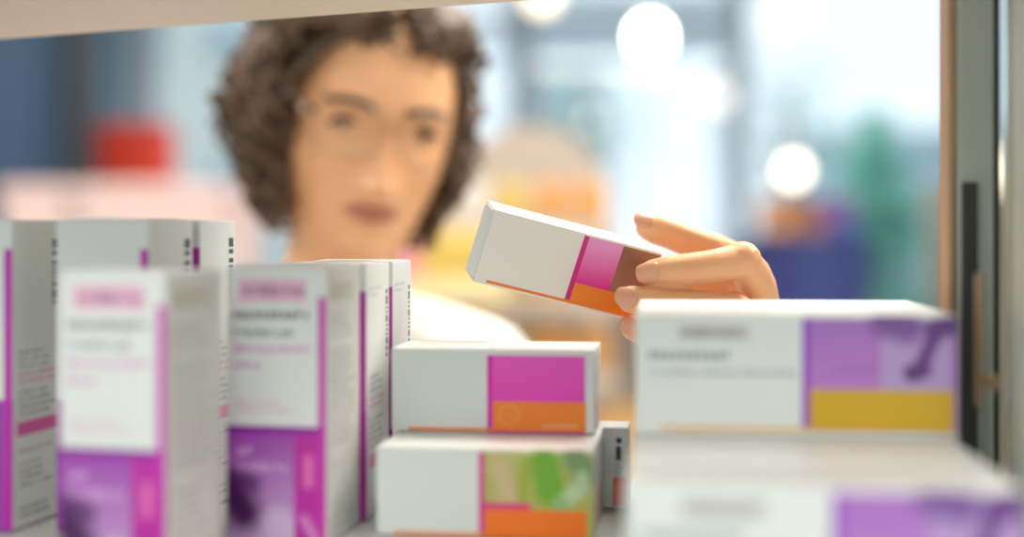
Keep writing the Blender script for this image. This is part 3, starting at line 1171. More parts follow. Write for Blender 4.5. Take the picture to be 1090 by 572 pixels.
# keep the face clear
for v in cap.verts:
    x, y, z = v.co
    n = noise.noise(v.co * 38) * .5 + noise.noise(v.co * 80) * .3
    v.co += v.normal * n * .011
    lim = None
    if z < .072 and abs(v.co.x) < .073 and v.co.y > .02:
        lim = .02
    if lim:
        v.co.y = lim + (v.co.y - lim) * .1
for v in cap.verts:
    v.co = pinch(v.co)
cap.transform(HEAD)
hm = bpy.data.meshes.new('h')
cap.to_mesh(hm)
cap.free()
hb = bmesh.new()
hb.from_mesh(hm)
bpy.data.meshes.remove(hm)
ncurl = 0
tries = 0
while ncurl < 620 and tries < 9000:
    tries += 1
    # root direction on the cap
    a = rnd.uniform(-PI, PI)
    zz = rnd.uniform(-.072, .112)
    rad = math.sqrt(max(0.02, 1 - ((zz - .01) / .125) ** 2))
    x = .084 * rad * math.sin(a)
    y = -.018 + .095 * rad * math.cos(a)
    # volume is wider at picture left
    if x < -.03:
        x *= 1.16
    if y > .052 and zz < .075 and abs(x) < .074:
        continue
    if y > .030 and zz < .060 and abs(x) < .070:
        continue
    if y > .035 and zz < .02:
        continue
    Lc = rnd.uniform(.035, .070)
    if zz - Lc < -.100:
        Lc = max(.016, zz + .100)
    out = Vector((x, y + .02, 0))
    out = out.normalized() if out.length > 1e-4 else Vector((0, 0, 1))
    hr = rnd.uniform(.004, .0085)
    turns = Lc / rnd.uniform(.018, .028)
    ph = rnd.uniform(0, 2 * PI)
    hand = rnd.choice((-1, 1))
    pts, rs = [], []
    n = max(8, int(turns * 8))
    base = Vector((x, y, zz))
    down = Vector((0, 0, -1)) + out * rnd.uniform(-.1, .45) + Vector((rnd.uniform(-.3, .3), rnd.uniform(-.3, .3), 0))
    if zz > .085:
        Lc *= .7
        down = out * .8 + Vector((0, 0, -.6)) + Vector((rnd.uniform(-.5, .5), rnd.uniform(-.4, .2), 0))
    down.normalize()
    s1 = down.cross(out)
    s1 = s1.normalized() if s1.length > .05 else down.orthogonal().normalized()
    s2 = down.cross(s1).normalized()
    w = rnd.uniform(.0024, .0042)
    for i in range(n + 1):
        t = i / n
        p = base + down * Lc * t + out * .010 * math.sin(PI * t) + hr * (s1 * math.cos(ph + hand * 2 * PI * turns * t) + s2 * math.sin(ph + hand * 2 * PI * turns * t))
        if p.y > .030 and p.z < .060 and abs(p.x) < .068:
            p.y = .030
        pts.append(HEAD @ pinch(p))
        rs.append(w * (1 - .6 * t) + .0004)
    add_tube(hb, pts, rs, 5)
    ncurl += 1
# short curls over the crown
for i in range(170):
    a, q = rnd.uniform(0, 2 * PI), math.sqrt(rnd.random()) * .92
    x, y = .080 * q * math.cos(a), -.020 + .084 * q * math.sin(a)
    z = .028 + .088 * math.sqrt(1 - q * q)
    if y > .058:
        continue
    out = Vector((x / .08, (y + .02) / .084, (z - .028) / .088)).normalized()
    tg = Vector((x * 3 + rnd.uniform(-.08, .08), (y + .02) * 3 + rnd.uniform(-.08, .08), -.06))
    tg = (tg - out * tg.dot(out)).normalized()
    s2 = out.cross(tg)
    Lc, hr, ph = rnd.uniform(.02, .04), rnd.uniform(.004, .0065), rnd.uniform(0, 6.3)
    n = 12
    pts = []
    for j in range(n + 1):
        t = j / n
        ang = ph + 2 * PI * 1.6 * t
        pp = Vector((x, y, z)) + tg * Lc * t - out * (Lc * t) ** 2 * 6 + out * (.002 + hr * math.cos(ang)) + s2 * hr * math.sin(ang)
        pts.append(HEAD @ pp)
    add_tube(hb, pts, [.0036 * (1 - .6 * j / n) for j in range(n + 1)], 5)
# locks swept from the parting across the temple at the picture's left
for i in range(26):
    q = i / 25
    a0 = Vector((-.004 - .030 * q, .074 - .020 * q, .098 + .004 * math.sin(q * 9)))
    a1 = Vector((-.050 - .010 * q, .076 - .012 * q, .074 - .012 * q))
    a2 = Vector((-.074 - .004 * q, .050 - .015 * q, .030 - .020 * q))
    ph = rnd.uniform(0, 6.3)
    pts = []
    for j in range(15):
        t = j / 14
        p = a0 * (1 - t) ** 2 + a1 * 2 * t * (1 - t) + a2 * t * t
        p += Vector((0, .004 * math.sin(ph + 14 * t), .005 * math.cos(ph + 14 * t)))
        pts.append(HEAD @ p)
    add_tube(hb, pts, [.0042 * (1 - .5 * j / 14) for j in range(15)], 5)
for f in hb.faces:
    f.smooth = True
mesh_obj('hair', hb, hairm, person)

# white coat: torso, skirt and sleeves as one cloth shell
bm = bmesh.new()
R8 = Euler((0, 0, math.radians(8))).to_matrix()
for z, w, d_ in ((CZ - .215, .158, .108), (CZ - .27, .168, .122), (CZ - .35, .165, .122), (CZ - .45, .158, .120), (CZ - .55, .172, .130), (CZ - .64, .188, .140), (CZ - .74, .195, .145), (CZ - .84, .20, .15)):
    add_ball(bm, (CH.x, CH.y, z), (w, d_, .085), 3, rot=R8)
add_box(bm, (CH.x, CH.y, .60), (.40, .29, .20), R8, bevel=.08)
NB = Vector((CH.x, CH.y + .005, CZ - .132))
chain(bm, [(NB + Vector((.05, 0, -.012)), .056), (SH_L + Vector((0, 0, -.006)), .060)], .15)
chain(bm, [(Vector((-.092, 1.235, CZ - .106)), .050), (Vector((-.060, 1.225, CZ - .120)), .052), (SH_L, .060)], .15)
chain(bm, [(NB + Vector((-.05, 0, -.010)), .056), (SH_R + Vector((0, 0, -.006)), .060)], .15)
chain(bm, [(SH_L, .062), (SH_L.lerp(EL_L, .5), .057), (EL_L, .053), (EL_L.lerp(WR_L, .5), .047), (EL_L.lerp(WR_L, .86), .040)], .15)
chain(bm, [(SH_R, .062), (SH_R.lerp(EL_R, .5), .057), (EL_R, .053), (EL_R.lerp(WR_R, .5), .047), (EL_R.lerp(WR_R, .90), .040)], .15)
cb = remesh(bm, .006, 8)
for v in cb.verts:
    n = noise.noise(Vector((v.co.x * 14, v.co.y * 14, v.co.z * 9)))
    v.co += v.normal * n * .006
cob = mesh_obj('lab_coat', cb, coatm, person, smooth=True)
# collar with lapels
bm = bmesh.new()
for sx in (-1, 1):
    prev = None
    for i in range(11):
        t = i / 10
        ang = PI / 2 + sx * (PI * 1.02 * t)
        rx, ry = .066 + .012 * t, .060 + .030 * t
        cx_ = CH.x + rx * math.cos(ang) * 1.0
        cy_ = CH.y - .004 + ry * math.sin(ang)
        zt = CZ - .072 - .030 * t - .10 * max(0, t - .65)
        a0 = Vector((cx_, cy_, zt))
        outv = Vector((math.cos(ang), math.sin(ang), 0))
        b0 = a0 + outv * (.026 + .008 * t) + Vector((0, 0, -.036 - .03 * t))
        q = [bm.verts.new(a0), bm.verts.new(a0 + outv * .006 + Vector((0, 0, .003))), bm.verts.new(b0), bm.verts.new(b0 - outv * .004)]
        if prev:
            for k in range(4):
                bm.faces.new((prev[k], prev[(k + 1) % 4], q[(k + 1) % 4], q[k]))
        else:
            bm.faces.new(q)
        prev = q
    bm.faces.new(prev)
bmesh.ops.recalc_face_normals(bm, faces=bm.faces[:])
mesh_obj('collar', bm, coatm, cob, smooth=False)
# blouse in the neck opening
bm = bmesh.new()
add_ball(bm, (CH.x + .004, CH.y - .055, CZ - .19), (.06, .055, .07), 3, rot=R8)
mesh_obj('blouse', bm, topm, person, smooth=True)
bm = bmesh.new()
for sx in (-1, 1):
    hip = Vector((CH.x + sx * .085, CH.y + .01, CZ - .70))
    chain(bm, [(hip, .096), (Vector((CH.x + sx * .09, CH.y, .46)), .068), (Vector((CH.x + sx * .09, CH.y + .02, .30)), .065), (Vector((CH.x + sx * .09, CH.y + .03, .09)), .055)], .2)
mesh_obj('trousers', remesh(bm, .007, 4), trousm, person, smooth=True)
for sx in (-1, 1):
    bm = bmesh.new()
    chain(bm, [(Vector((CH.x + sx * .09, CH.y + .05, .048)), .043), (Vector((CH.x + sx * .093, CH.y - .03, .042)), .040), (Vector((CH.x + sx * .097, CH.y - .13, .034)), .036)], .2)
    sb = remesh(bm, .005, 4)
    for v in sb.verts:
        v.co.z = max(0.001, v.co.z)
    mesh_obj('shoe', sb, shoem, person, smooth=True)

# ------------------------------------------------------------------ the room
floor_m = mat('pale vinyl floor', rgb(196, 188, 178), .35, var=.05, vscale=3)
wall_m = mat('off white wall paint', rgb(226, 222, 214), .8, var=.02, vscale=5)
ceil_m = mat('white ceiling', rgb(236, 236, 232), .9, var=.01)
frame_m = mat('blue grey window frame', rgb(146, 164, 184), .5, var=.04)
navy = mat('navy door panel', rgb(44, 74, 106), .5, var=.1, vscale=3)
navyd = mat('dark navy frame', rgb(24, 34, 48), .5, var=.08)
pane_m = glass_mat('window pane', (.97, .99, 1, 1))

YW = 7.0


def struct(name, bm, m, parent=None):
    o = mesh_obj(name, bm, m, parent)
    o['kind'] = 'structure'
    return o


bm = bmesh.new()
add_box(bm, (0.2, 2.5, -.05), (9.6, 9.4, .1))
struct('floor', bm, floor_m)
bm = bmesh.new()
add_box(bm, (0.2, 3.0, 2.95), (9.6, 8.4, .1))
struct('ceiling', bm, ceil_m)
bm = bmesh.new()
add_box(bm, (-4.6, 3.0, 1.45), (.1, 8.4, 2.9))
struct('wall_left', bm, wall_m)
bm = bmesh.new()
add_box(bm, (5.0, 3.0, 1.45), (.1, 8.4, 2.9))
struct('wall_right', bm, wall_m)
bm = bmesh.new()
add_box(bm, (.2, YW, .12), (9.5, .2, .24))
add_box(bm, (.2, YW, 2.84), (9.5, .2, .12))
struct('wall_back', bm, wall_m)
# glazed front: mullions at these pixel columns
cols = [(-3.9, .12), (-2.72, .14), (-1.83, .16), (-.86, .10), (.05, .13), (1.11, .085), (2.95, .10), (3.75, .10), (4.6, .1)]
n_w = 0
for (xa, wa), (xb, wb) in zip(cols, cols[1:]):
    n_w += 1
    bm = bmesh.new()
    x0, x1 = xa, xb
    add_box(bm, (x0 + wa / 4, YW - .02, 1.51), (wa / 2, .12, 2.6))
    add_box(bm, (x1 - wb / 4, YW - .02, 1.51), (wb / 2, .12, 2.6))
    add_box(bm, ((x0 + x1) / 2, YW - .02, 2.46 if n_w in (4, 5) else 2.74), (x1 - x0 - .02, .10, .06))
    add_box(bm, ((x0 + x1) / 2, YW - .02, .27), (x1 - x0 - .02, .11, .06))
    wo = struct('window_%d' % n_w, bm, frame_m)
    bm = bmesh.new()
    add_box(bm, ((x0 + x1) / 2, YW, 1.52), (x1 - x0 - (wa + wb) / 2 + .02, .012, 2.56))
    mesh_obj('pane', bm, pane_m, wo)['kind'] = 'structure'

# navy door unit at the far left
YD = 3.4
dx0, dx1 = pxx(-70, YD), pxx(97, YD)
bm = bmesh.new()
wd = dx1 - dx0
add_box(bm, (dx1 - .025, YD, 1.2), (.05, .14, 2.4), bevel=.004)
add_box(bm, (dx0 - .03, YD, 1.2), (.06, .14, 2.4), bevel=.004)
add_box(bm, ((dx0 + dx1) / 2, YD, 2.43), (wd + .03, .14, .06))
do = struct('door_1', bm, navyd)
bm = bmesh.new()
add_box(bm, ((dx0 + dx1) / 2 - .03, YD, 1.2), (wd - .075, .05, 2.38))
add_box(bm, ((dx0 + dx1) / 2 - .03, YD - .03, 1.75), (wd - .16, .02, .9), bevel=.006)
add_box(bm, ((dx0 + dx1) / 2 - .03, YD - .03, .65), (wd - .16, .02, .8), bevel=.006)
struct('door_leaf', bm, navy, do)

bm = bmesh.new()
add_box(bm, ((pxx(95, YW) + pxx(137, YW)) / 2, YW - .03, 1.35), (pxx(137, YW) - pxx(95, YW), .16, 2.7))
struct('trim_1', bm, mat('blue grey column paint', rgb(92, 128, 152), .6, var=.04))

# outdoors
pave = mat('pale pavement', rgb(206, 208, 208), .8, var=.05, vscale=2)
fac1 = mat('pale blue facade', rgb(190, 212, 226), .8, var=.08, vscale=.6)
fac2 = mat('white facade', rgb(240, 242, 242), .8, var=.04, vscale=.6)
fac3 = mat('grey blue facade', rgb(150, 176, 200), .8, var=.08, vscale=.6)
winm = mat('facade glass', rgb(170, 198, 216), .2)
bm = bmesh.new()
add_box(bm, (0, 27, -.16), (60, 40, .1))
struct('ground_outside', bm, pave)


def building(x0, x1, y, h, m, label, rows, colsn):
    b = empty('building', ((x0 + x1) / 2, y, -.11))
    tag(b, label, 'building')
    bm = bmesh.new()
    add_box(bm, (0, 2, h / 2), (x1 - x0, 4, h))
    add_box(bm, (0, 1.9, h + .1), (x1 - x0 + .3, 4.3, .2))
    mesh_obj('facade', bm, m, b)
    for r in range(rows):
        for c in range(colsn):
            bm = bmesh.new()
            cx_ = (c + .5) / colsn * (x1 - x0) - (x1 - x0) / 2
            cz_ = (r + .55) / rows * h
            ww, hh_ = (x1 - x0) / colsn * .55, h / rows * .5
            add_box(bm, (cx_, -.02, cz_), (ww, .06, hh_))
            add_box(bm, (cx_, -.06, cz_ - hh_ / 2 - .04), (ww + .16, .16, .06))
            mesh_obj('facade_window', bm, winm, b)


building(-9, -3.1, 20, 6.2, fac2, 'white house across the street seen through the left window', 2, 4)
building(-.1, 1.5, 22, 4.6, fac1, 'pale blue house across the street behind the held carton', 2, 2)
building(4.6, 12, 20, 2.7, fac1, 'low pale blue house across the street right of the window bar', 1, 4)

bark = mat('tree bark', rgb(110, 96, 84), .9, var=.2)
leaf1 = mat('pale green leaves', rgb(206, 232, 222), .6, var=.1, vscale=4)
leaf2 = mat('teal green leaves', rgb(128, 190, 192), .55, var=.15, vscale=8)
terr = mat('terracotta pot', rgb(176, 120, 96), .7)


def translucent_leaf(m, col):
    nt = m.node_tree
    out = nt.nodes['Material Output']
    pb = nt.nodes['Principled BSDF']
    t = nt.nodes.new('ShaderNodeBsdfTranslucent')
    t.inputs['Color'].default_value = col
    ms = nt.nodes.new('ShaderNodeMixShader')
    ms.inputs[0].default_value = .5
    nt.links.new(pb.outputs[0], ms.inputs[1])
    nt.links.new(t.outputs[0], ms.inputs[2])
    nt.links.new(ms.outputs[0], out.inputs[0])


translucent_leaf(leaf1, rgb(206, 232, 222))
translucent_leaf(leaf2, rgb(140, 210, 200))


def leaves(bm, c, r, n, size, seed):
    rg = random.Random(seed)
    for _ in range(n):
        d = Vector((rg.gauss(0, 1), rg.gauss(0, 1), rg.gauss(0, 1))).normalized() * (rg.random() ** .45)
        p = Vector(c) + Vector((d.x * r[0], d.y * r[1], d.z * r[2]))
        q = Euler((rg.uniform(-1, 1), rg.uniform(-1, 1), rg.uniform(0, 6.3))).to_matrix()
        L, w = size * rg.uniform(.7, 1.2), size * rg.uniform(.25, .4)
        vs = [bm.verts.new(p + q @ Vector(v)) for v in ((0, -L / 2, 0), (w / 2, -L * .1, w * .15), (w * .3, L * .25, w * .1), (0, L / 2, -w * .2), (-w * .3, L * .25, w * .1), (-w / 2, -L * .1, w * .15))]
        bm.faces.new(vs)


def tree(x, y, h, r, label, seed):
    t = empty('tree', (x, y, -.11))
    tag(t, label, 'tree', 'street trees outside')
    bm = bmesh.new()
    add_tube(bm, [(0, 0, 0), (.03, .02, h * .4), (-.02, 0, h * .7), (.02, 0, h * .9)], [.09, .07, .05, .02], 8)
    add_tube(bm, [(.0, 0, h * .5), (.3 * r, .1, h * .75)], [.04, .015], 6)
    add_tube(bm, [(.0, 0, h * .55), (-.35 * r, -.1, h * .8)], [.04, .015], 6)
    mesh_obj('trunk', bm, bark, t)
    bm = bmesh.new()
    leaves(bm, (0, 0, h * .78), (r, r, h * .3), 260, .2, seed)
    mesh_obj('crown', bm, leaf1, t)


tree(.75, 14.5, 3.3, .85, 'pale green street tree beyond the middle window, above the held carton', 1)
tree(3.0, 15.5, 3.4, .8, 'pale green street tree beyond the window bar at the right', 2)

# added pale blue canopy, dulling the bright sky behind the brightest lamp
aw = empty('added_canopy', (pxx(672, 12), 12, -.11))
tag(aw, 'added pale blue canopy outside, dulling the sky behind the bright globe lamp', 'added_canopy')
awm = mat('pale blue awning cloth', rgb(214, 232, 246), .8, var=.03, vscale=2)
az0, az1 = P(0, 74, 12).z + .11, P(0, -10, 12).z + .11
wa_ = pxx(776, 12) - pxx(566, 12)
bm = bmesh.new()
n_ = 12
for i in range(n_):      # scalloped front valance
    xa, xb = -wa_ / 2 + wa_ * i / n_, -wa_ / 2 + wa_ * (i + 1) / n_
    arc = [(xa + (xb - xa) * k / 6, az0 + .07 - .07 * math.sin(PI * k / 6)) for k in range(7)]
    pts_ = [(xa, az1)] + arc + [(xb, az1)]
    f0 = [bm.verts.new((x, 0, z)) for x, z in pts_]
    f1 = [bm.verts.new((x, .02, z)) for x, z in pts_]
    bm.faces.new(f0)
    bm.faces.new(f1[::-1])
    for k in range(len(pts_)):
        bm.faces.new((f0[k], f1[k], f1[(k + 1) % len(pts_)], f0[(k + 1) % len(pts_)]))
bmesh.ops.recalc_face_normals(bm, faces=bm.faces[:])
mesh_obj('valance', bm, awm, aw)
bm = bmesh.new()
add_prism(bm, [(-wa_ / 2, .02), (wa_ / 2, .02), (wa_ / 2, 1.2), (-wa_ / 2, 1.2)], az1 - .02, az1)
mesh_obj('canopy_cloth', bm, awm, aw)
for sx in (-1, 1):
    bm = bmesh.new()
    add_tube(bm, [(sx * (wa_ / 2 - .05), .06, 0), (sx * (wa_ / 2 - .05), .06, az1 - .02)], .025, 10)
    mesh_obj('post', bm, frame_m, aw)

# ---- pendant globe lamps
lampm = mat('lit lamp globe', (1, .95, .86, 1), .4, emit=(1, .95, .86, 1), es=14)
warmm = mat('warm lit lamp globe', (1, .84, .62, 1), .4, emit=(1, .84, .62, 1), es=2)
cordm = mat('lamp cord and cap', rgb(170, 176, 182), .4)


def pendant(px, py, d, r, label, m=lampm):
    p = P(px, py, d)
    L = empty('pendant_lamp', p)
    tag(L, label, 'lamp', 'lit globe lamps')
    bm = bmesh.new()
    bmesh.ops.create_uvsphere(bm, u_segments=24, v_segments=16, radius=r)
    mesh_obj('globe', bm, m, L, smooth=True)
    bm = bmesh.new()
    add_lathe(bm, [(.018, r * .93), (.02, r + .03), (.008, r + .045), (.003, r + .05), (.003, 2.9 - p.z), ], n=12)
    mesh_obj('cord', bm, cordm, L)
    return L


pendant(692, 39, 5.0, .052, 'bright white globe lamp, the largest, high beside the window bar')
pendant(845, 182, 5.2, .042, 'warm white globe lamp above the dark blue display bin', mat('warm white lamp globe', (1, .9, .72, 1), .4, emit=(1, .88, .66, 1), es=3.6))
pendant(577, -4, 5.4, .055, 'dim warm globe lamp at the top, right of the upper shelf edge', warmm)
pendant(764, 104, 6.2, .05, 'faint white globe lamp left of the window bar', mat('soft lamp globe', (1, .98, .94, 1), .4, emit=(1, .98, .94, 1), es=.9))
pendant(1054, 182, 4.2, .06, 'dim warm globe lamp seen through the glass side of the shelf', warmm)

# ---- sales floor furniture behind the woman
redm = mat('red orange display card', rgb(192, 50, 28), .55, var=.06)
palep = mat('pale pink counter laminate', rgb(236, 208, 204), .5, var=.03)
beige = mat('beige display card', rgb(184, 171, 160), .6, var=.04)
whitem = mat('white shelf metal', rgb(226, 222, 220), .5)
bluem = mat('dark blue bin', rgb(44, 58, 120), .5, var=.15, vscale=6)


def rounded_panel(bm, w, h, th_, r, y=0, z0=0, mi=0, n=8):
    pts = [(-w / 2, z0), (w / 2, z0)]
    for i in range(n + 1):
        a = PI / 2 * i / n
        pts.append((w / 2 - r + r * math.cos(a), z0 + h - r + r * math.sin(a)))
    for i in range(n + 1):
        a = PI / 2 + PI / 2 * i / n
        pts.append((-w / 2 + r + r * math.cos(a), z0 + h - r + r * math.sin(a)))
    f0 = [bm.verts.new((x, y, z)) for x, z in pts]
    f1 = [bm.verts.new((x, y + th_, z)) for x, z in pts]
    fs = [bm.faces.new(f0), bm.faces.new(f1[::-1])]
    for i in range(len(pts)):
        fs.append(bm.faces.new((f0[i], f1[i], f1[(i + 1) % len(pts)], f0[(i + 1) % len(pts)])))
    for f in fs:
        f.material_index = mi
    bmesh.ops.recalc_face_normals(bm, faces=fs)


def pack_mesh(w, d, h, m, name, m2=None):
    bm = bmesh.new()
    add_box(bm, (0, 0, h / 2), (w, d, h), bevel=.003, mi=0)
    add_box(bm, (0, -d / 2 - .0006, h * .55), (w * .82, .0012, h * .5), mi=1)
    me = bpy.data.meshes.new(name)
    bm.to_mesh(me)
    bm.free()
    me.materials.append(m)
    me.materials.append(m2)
    return me


PACKS = {k: mat('%s pack card' % k, c, .5) for k, c in dict(yellow=rgb(222, 190, 96), orange=rgb(226, 160, 84), pink=rgb(236, 150, 170), white=rgb(236, 230, 222), blue=rgb(50, 84, 170), teal=rgb(40, 140, 150), violet=rgb(120, 70, 150), brown=rgb(170, 110, 70), red=rgb(210, 70, 50)).items()}


def gondola(px0, px1, d, label, header_h, ztop, rows, group, pack_seq, pw, ph, key, shm=whitem):
    """display stand: base, back panel with rounded header, shelves; packs on it are things of their own"""
    x0, x1 = pxx(px0, d), pxx(px1, d)
    w = x1 - x0
    g = empty('display_stand', ((x0 + x1) / 2, d, 0))
    tag(g, label, 'display stand')
    bm = bmesh.new()
    add_box(bm, (0, .0, .06), (w, .36, .12), bevel=.008)
    mesh_obj('plinth', bm, whitem, g)
    bm = bmesh.new()
    rounded_panel(bm, w, ztop - .12, .03, w * .48, .16, .12, n=14)
    mesh_obj('back_panel', bm, beige, g)
    for i, zr in enumerate(rows):
        bm = bmesh.new()
        add_box(bm, (0, .0, zr - .01), (w, .32, .02), bevel=.003)
        add_box(bm, (0, -.16, zr + .008), (w, .008, .035))
        mesh_obj('shelf', bm, shm, g)
        n = int((w - .02) / (pw + .006))
        for c in range(n):
            cname = pack_seq[(i * 5 + c) % len(pack_seq)]
            o = bpy.data.objects.new('product_pack', PMESH[key, cname])
            o.location = ((x0 + x1) / 2 - w / 2 + .02 + pw / 2 + c * (w - .04 - pw) / max(1, n - 1), d - .09, zr + .001)
            link(o)
            tag(o, 'small %s pack on the blurred %s' % (cname, group), 'product pack', 'product packs on the %s' % group)
    return g


PMESH = {}
PBAND = {k: mat('%s pack band' % k, tuple(x * .72 for x in PACKS[k].node_tree.nodes['Principled BSDF'].inputs['Base Color'].default_value[:3]) + (1,), .5) for k in PACKS}
for c_ in PACKS:
    PMESH['l', c_] = pack_mesh(.095, .075, .05, PACKS[c_], 'product_pack', PBAND[c_])
    PMESH['c', c_] = pack_mesh(.056, .06, .10, PACKS[c_], 'product_pack', PBAND[c_])
for c_ in PACKS:
    PMESH['s', c_] = pack_mesh(.062, .09, .105, PACKS[c_], 'product_pack', PBAND[c_])
    PMESH['t', c_] = pack_mesh(.085, .07, .13, PACKS[c_], 'product_pack', PBAND[c_])
    PMESH['b', c_] = pack_mesh(.10, .10, .085, PACKS[c_], 'product_pack', PBAND[c_])

gondola(478, 652, 3.0, 'beige display stand with rounded header right of the woman\'s hair', .3, P(0, 128, 3.0).z,
        (1.43, 1.28, 1.13, .95, .70, .42), 'beige display stand', ['white', 'yellow', 'orange', 'orange', 'pink'], .062, .105, 's', beige)
gondola(402, 538, 2.55, 'low stand of yellow and pink packs between the woman\'s hair and shoulder', .2, P(0, 222, 2.6).z,
        (1.335, 1.19, 1.03, .80, .55, .28), 'low yellow stand', ['pink', 'yellow', 'yellow', 'orange', 'yellow'], .062, .105, 's', mat('pale yellow shelf', rgb(222, 204, 160), .5))

# red display and pale pink counter at the left
ctr = empty('counter', (pxx(150, 3.6), 3.6, 0))
tag(ctr, 'pale pink counter under the red display at the left', 'counter')
ztop = P(0, 198, 3.6).z
wc = pxx(262, 3.6) - pxx(55, 3.6)
bm = bmesh.new()
add_box(bm, (0, 0, ztop - .02), (wc + .04, .56, .04), bevel=.012)
mesh_obj('counter_top', bm, palep, ctr)
bm = bmesh.new()
add_box(bm, (0, .0, (ztop - .04 + .06) / 2), (wc + .02, .54, ztop - .10), bevel=.01)
mesh_obj('front_panel', bm, palep, ctr)
bm = bmesh.new()
add_box(bm, (0, .03, .03), (wc - .04, .44, .06))
mesh_obj('kickboard', bm, whitem, ctr)
rd = empty('display_box', (pxx(130, 3.6), 3.6, ztop))
tag(rd, 'red orange display box standing on the pale pink counter', 'display box')
wr = pxx(175, 3.6) - pxx(85, 3.6)
hr_ = P(0, 134, 3.6).z - ztop
bm = bmesh.new()
add_box(bm, (0, .05, hr_ / 2), (wr, .12, hr_), bevel=.006)
mesh_obj('tray', bm, redm, rd)
bm = bmesh.new()
rounded_panel(bm, wr, hr_ + .015, .012, .03, .112, 0)
mesh_obj('header_card', bm, redm, rd)

# round dark blue bin with packs, and a potted plant, at the right
YB = 3.5
bx = pxx(858, YB)
rim_z = P(0, 254, YB).z
bn = empty('display_bin', (bx, YB, 0))
tag(bn, 'round dark blue display bin heaped with packs below the warm lamp', 'display bin')
bm = bmesh.new()
add_lathe(bm, [(.11, 0), (.12, .02), (.125, .3), (.160, rim_z), (.162, rim_z + .01), (.156, rim_z + .01), (.150, rim_z - .057), (.002, rim_z - .057)], n=32)
mesh_obj('bin_body', bm, bluem, bn, smooth=True)
bm = bmesh.new()
add_lathe(bm, [(.160, rim_z - .012), (.167, rim_z - .01), (.167, rim_z + .008), (.160, rim_z + .010), (.162, rim_z)], n=32, closed=True)
mesh_obj('bin_rim', bm, bluem, bn, smooth=True)
rg = random.Random(11)
heap = [('orange', -.072, -.045, 0), ('brown', .0, -.075, 0), ('blue', .072, -.045, 0), ('brown', -.072, .045, 0), ('red', .0, .035, 0), ('violet', .072, .045, 0),
        ('brown', -.055, -.045, 1), ('violet', .055, -.04, 1), ('orange', -.055, .055, 1), ('violet', .055, .05, 1)]
for cname, ax, ay, lv in heap:
    o = bpy.data.objects.new('product_pack', PMESH['l' if lv else 'c', cname])
    o.location = (bx + ax, YB + ay, rim_z - .055 + lv * .102)
    o.rotation_euler = (0, 0, rg.uniform(-.05, .05))
    link(o)
    tag(o, '%s pack in the heap on the round dark blue bin, %s' % (cname, ('lower layer', 'upper layer')[lv]), 'product pack', 'packs heaped in the round bin')

pt = P(932, 262, 4.6)
pl_ = empty('potted_plant', (pt.x, 4.6, 0))
tag(pl_, 'tall teal green potted plant behind the round bin at the right', 'plant')
bm = bmesh.new()
add_lathe(bm, [(.13, 0), (.16, .02), (.20, .38), (.215, .40), (.215, .43), (.19, .43), (.18, .38), (0, .38)], n=28)
mesh_obj('plant_pot', bm, terr, pl_, smooth=True)
bm = bmesh.new()
add_tube(bm, [(0, 0, .38), (.01, .01, .9), (0, 0, 1.55)], [.02, .015, .006], 8)
mesh_obj('stem', bm, bark, pl_)
bm = bmesh.new()
for zc, rr, nn in ((1.74, .06, 120), (1.64, .11, 260), (1.52, .16, 380), (1.38, .19, 420), (1.20, .19, 400)):
    leaves(bm, (0, 0, zc), (rr, rr, .10), nn, .07, int(zc * 100))
mesh_obj('foliage', bm, leaf2, pl_)

# grey brown display table between the flat pile and the right pile
tb = empty('display_table', (pxx(668, 3.65), 3.65, 0))
tag(tb, 'grey brown display table in the gap between the middle pile and the right pile', 'table')
tz = P(0, 318, 3.65).z
bm = bmesh.new()
add_box(bm, (0, 0, tz - .015), (.34, .40, .03), bevel=.006)
mesh_obj('table_top', bm, mat('grey brown table top', rgb(146, 134, 124), .5, var=.06), tb)
bm = bmesh.new()
add_box(bm, (0, 0, tz - .14), (.31, .36, .22), bevel=.006)
mesh_obj('upper_panel', bm, mat('grey brown panel', rgb(128, 116, 106), .6, var=.06), tb)
bm = bmesh.new()
add_box(bm, (0, 0, (tz - .25) / 2), (.31, .36, tz - .25), bevel=.006)
mesh_obj('lower_panel', bm, mat('tan panel', rgb(214, 168, 100), .6, var=.06), tb)

# grey brown cupboard glimpsed through the glass side
cb_m = mat('grey brown cupboard veneer', rgb(150, 136, 122), .5, var=.08, vscale=6)
cx0 = pxx(1062, 4.6)
cz1 = P(0, 196, 4.6).z
cab = empty('cupboard', (cx0, 4.6, 0))
tag(cab, 'grey brown cupboard at the far right, glimpsed through the glass side of the shelf', 'cupboard')
bm = bmesh.new()
add_box(bm, (0, .2, cz1 / 2), (.24, .36, cz1), bevel=.004)
mesh_obj('body', bm, cb_m, cab)
for z0, z1 in ((.1, .78), (.80, cz1 - .03)):
    bm = bmesh.new()
    add_box(bm, (0, .01, (z0 + z1) / 2), (.225, .02, z1 - z0), bevel=.003)
    dr = mesh_obj('door', bm, cb_m, cab)
    bm = bmesh.new()
    add_box(bm, (-.09, -.012, (z0 + z1) / 2), (.01, .02, .12), bevel=.003)
    mesh_obj('handle', bm, alu, dr)

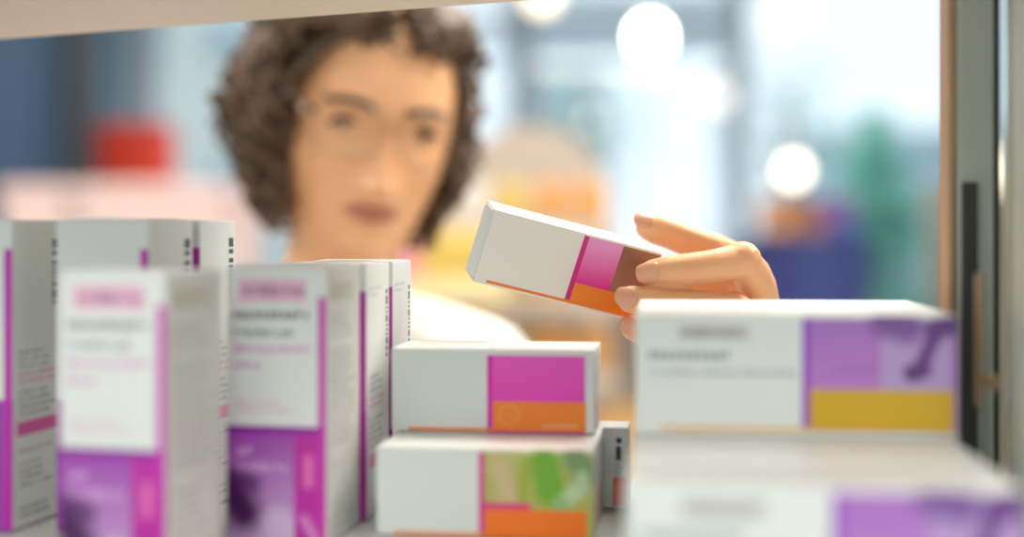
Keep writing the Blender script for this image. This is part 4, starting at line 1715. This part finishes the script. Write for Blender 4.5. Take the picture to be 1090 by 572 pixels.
# ------------------------------------------------------------------ light
def area(name, loc, size, power, col, rot=(0, 0, 0)):
    l = bpy.data.lights.new(name, 'AREA')
    l.shape = 'RECTANGLE'
    l.size, l.size_y = size
    l.energy = power
    l.color = col
    o = bpy.data.objects.new(name, l)
    o.location = loc
    o.rotation_euler = rot
    return link(o)


area('added fill over the aisle', (1.0, 1.5, 2.85), (1.8, .8), 64, (1, .93, .82))  # added unseen light, warms her face, hand and the box tops
area('added fill at the left', (-1.7, 1.2, 2.85), (1.2, .8), 34, (1, .95, .9))  # added unseen light to brighten the held carton's end flap
area('added fill over the sales floor', (0, 4.4, 2.85), (4, 1.0), 60, (1, .95, .88))  # added unseen light for the interior behind the woman
area('added fill behind the shelf', (.1, -.9, 2.85), (2.4, 1.0), 30, (1, .95, .88))  # added unseen light from the camera side

w = bpy.data.worlds.new('daylight')
bpy.context.scene.world = w
w.use_nodes = True
nt = w.node_tree
bg = nt.nodes['Background']
tc = nt.nodes.new('ShaderNodeTexCoord')
sp = nt.nodes.new('ShaderNodeSeparateXYZ')
nt.links.new(tc.outputs['Generated'], sp.inputs[0])
mr = nt.nodes.new('ShaderNodeMapRange')
mr.inputs['From Min'].default_value = -.4
mr.inputs['From Max'].default_value = .6
nt.links.new(sp.outputs[1], mr.inputs['Value'])
mx = nt.nodes.new('ShaderNodeMix')
mx.data_type = 'RGBA'
mx.inputs[6].default_value = (.56, .635, .63, 1)
mx.inputs[7].default_value = (.80, .91, 1.0, 1)
nt.links.new(mr.outputs[0], mx.inputs[0])
nt.links.new(mx.outputs[2], bg.inputs['Color'])
bg.inputs['Strength'].default_value = 1.0

# ------------------------------------------------------------------ camera
cam = bpy.data.cameras.new('camera')
co = bpy.data.objects.new('camera', cam)
link(co)
co.location = (0, 0, CZ)
co.rotation_euler = (PI / 2, 0, 0)
cam.sensor_width = 36
cam.lens = 36 * F / 1090
cam.shift_y = -(286 - HY) / 1090
cam.clip_start = .02
cam.dof.use_dof = True
cam.dof.focus_distance = .752
cam.dof.aperture_fstop = 50 / 27.0
cam.dof.aperture_blades = 0
sc = bpy.context.scene
sc.camera = co
sc.view_settings.view_transform = 'Standard'
sc.view_settings.look = 'None'
sc.view_settings.exposure = 0.45
sc.view_settings.gamma = 1
sc.view_settings.use_curve_mapping = False
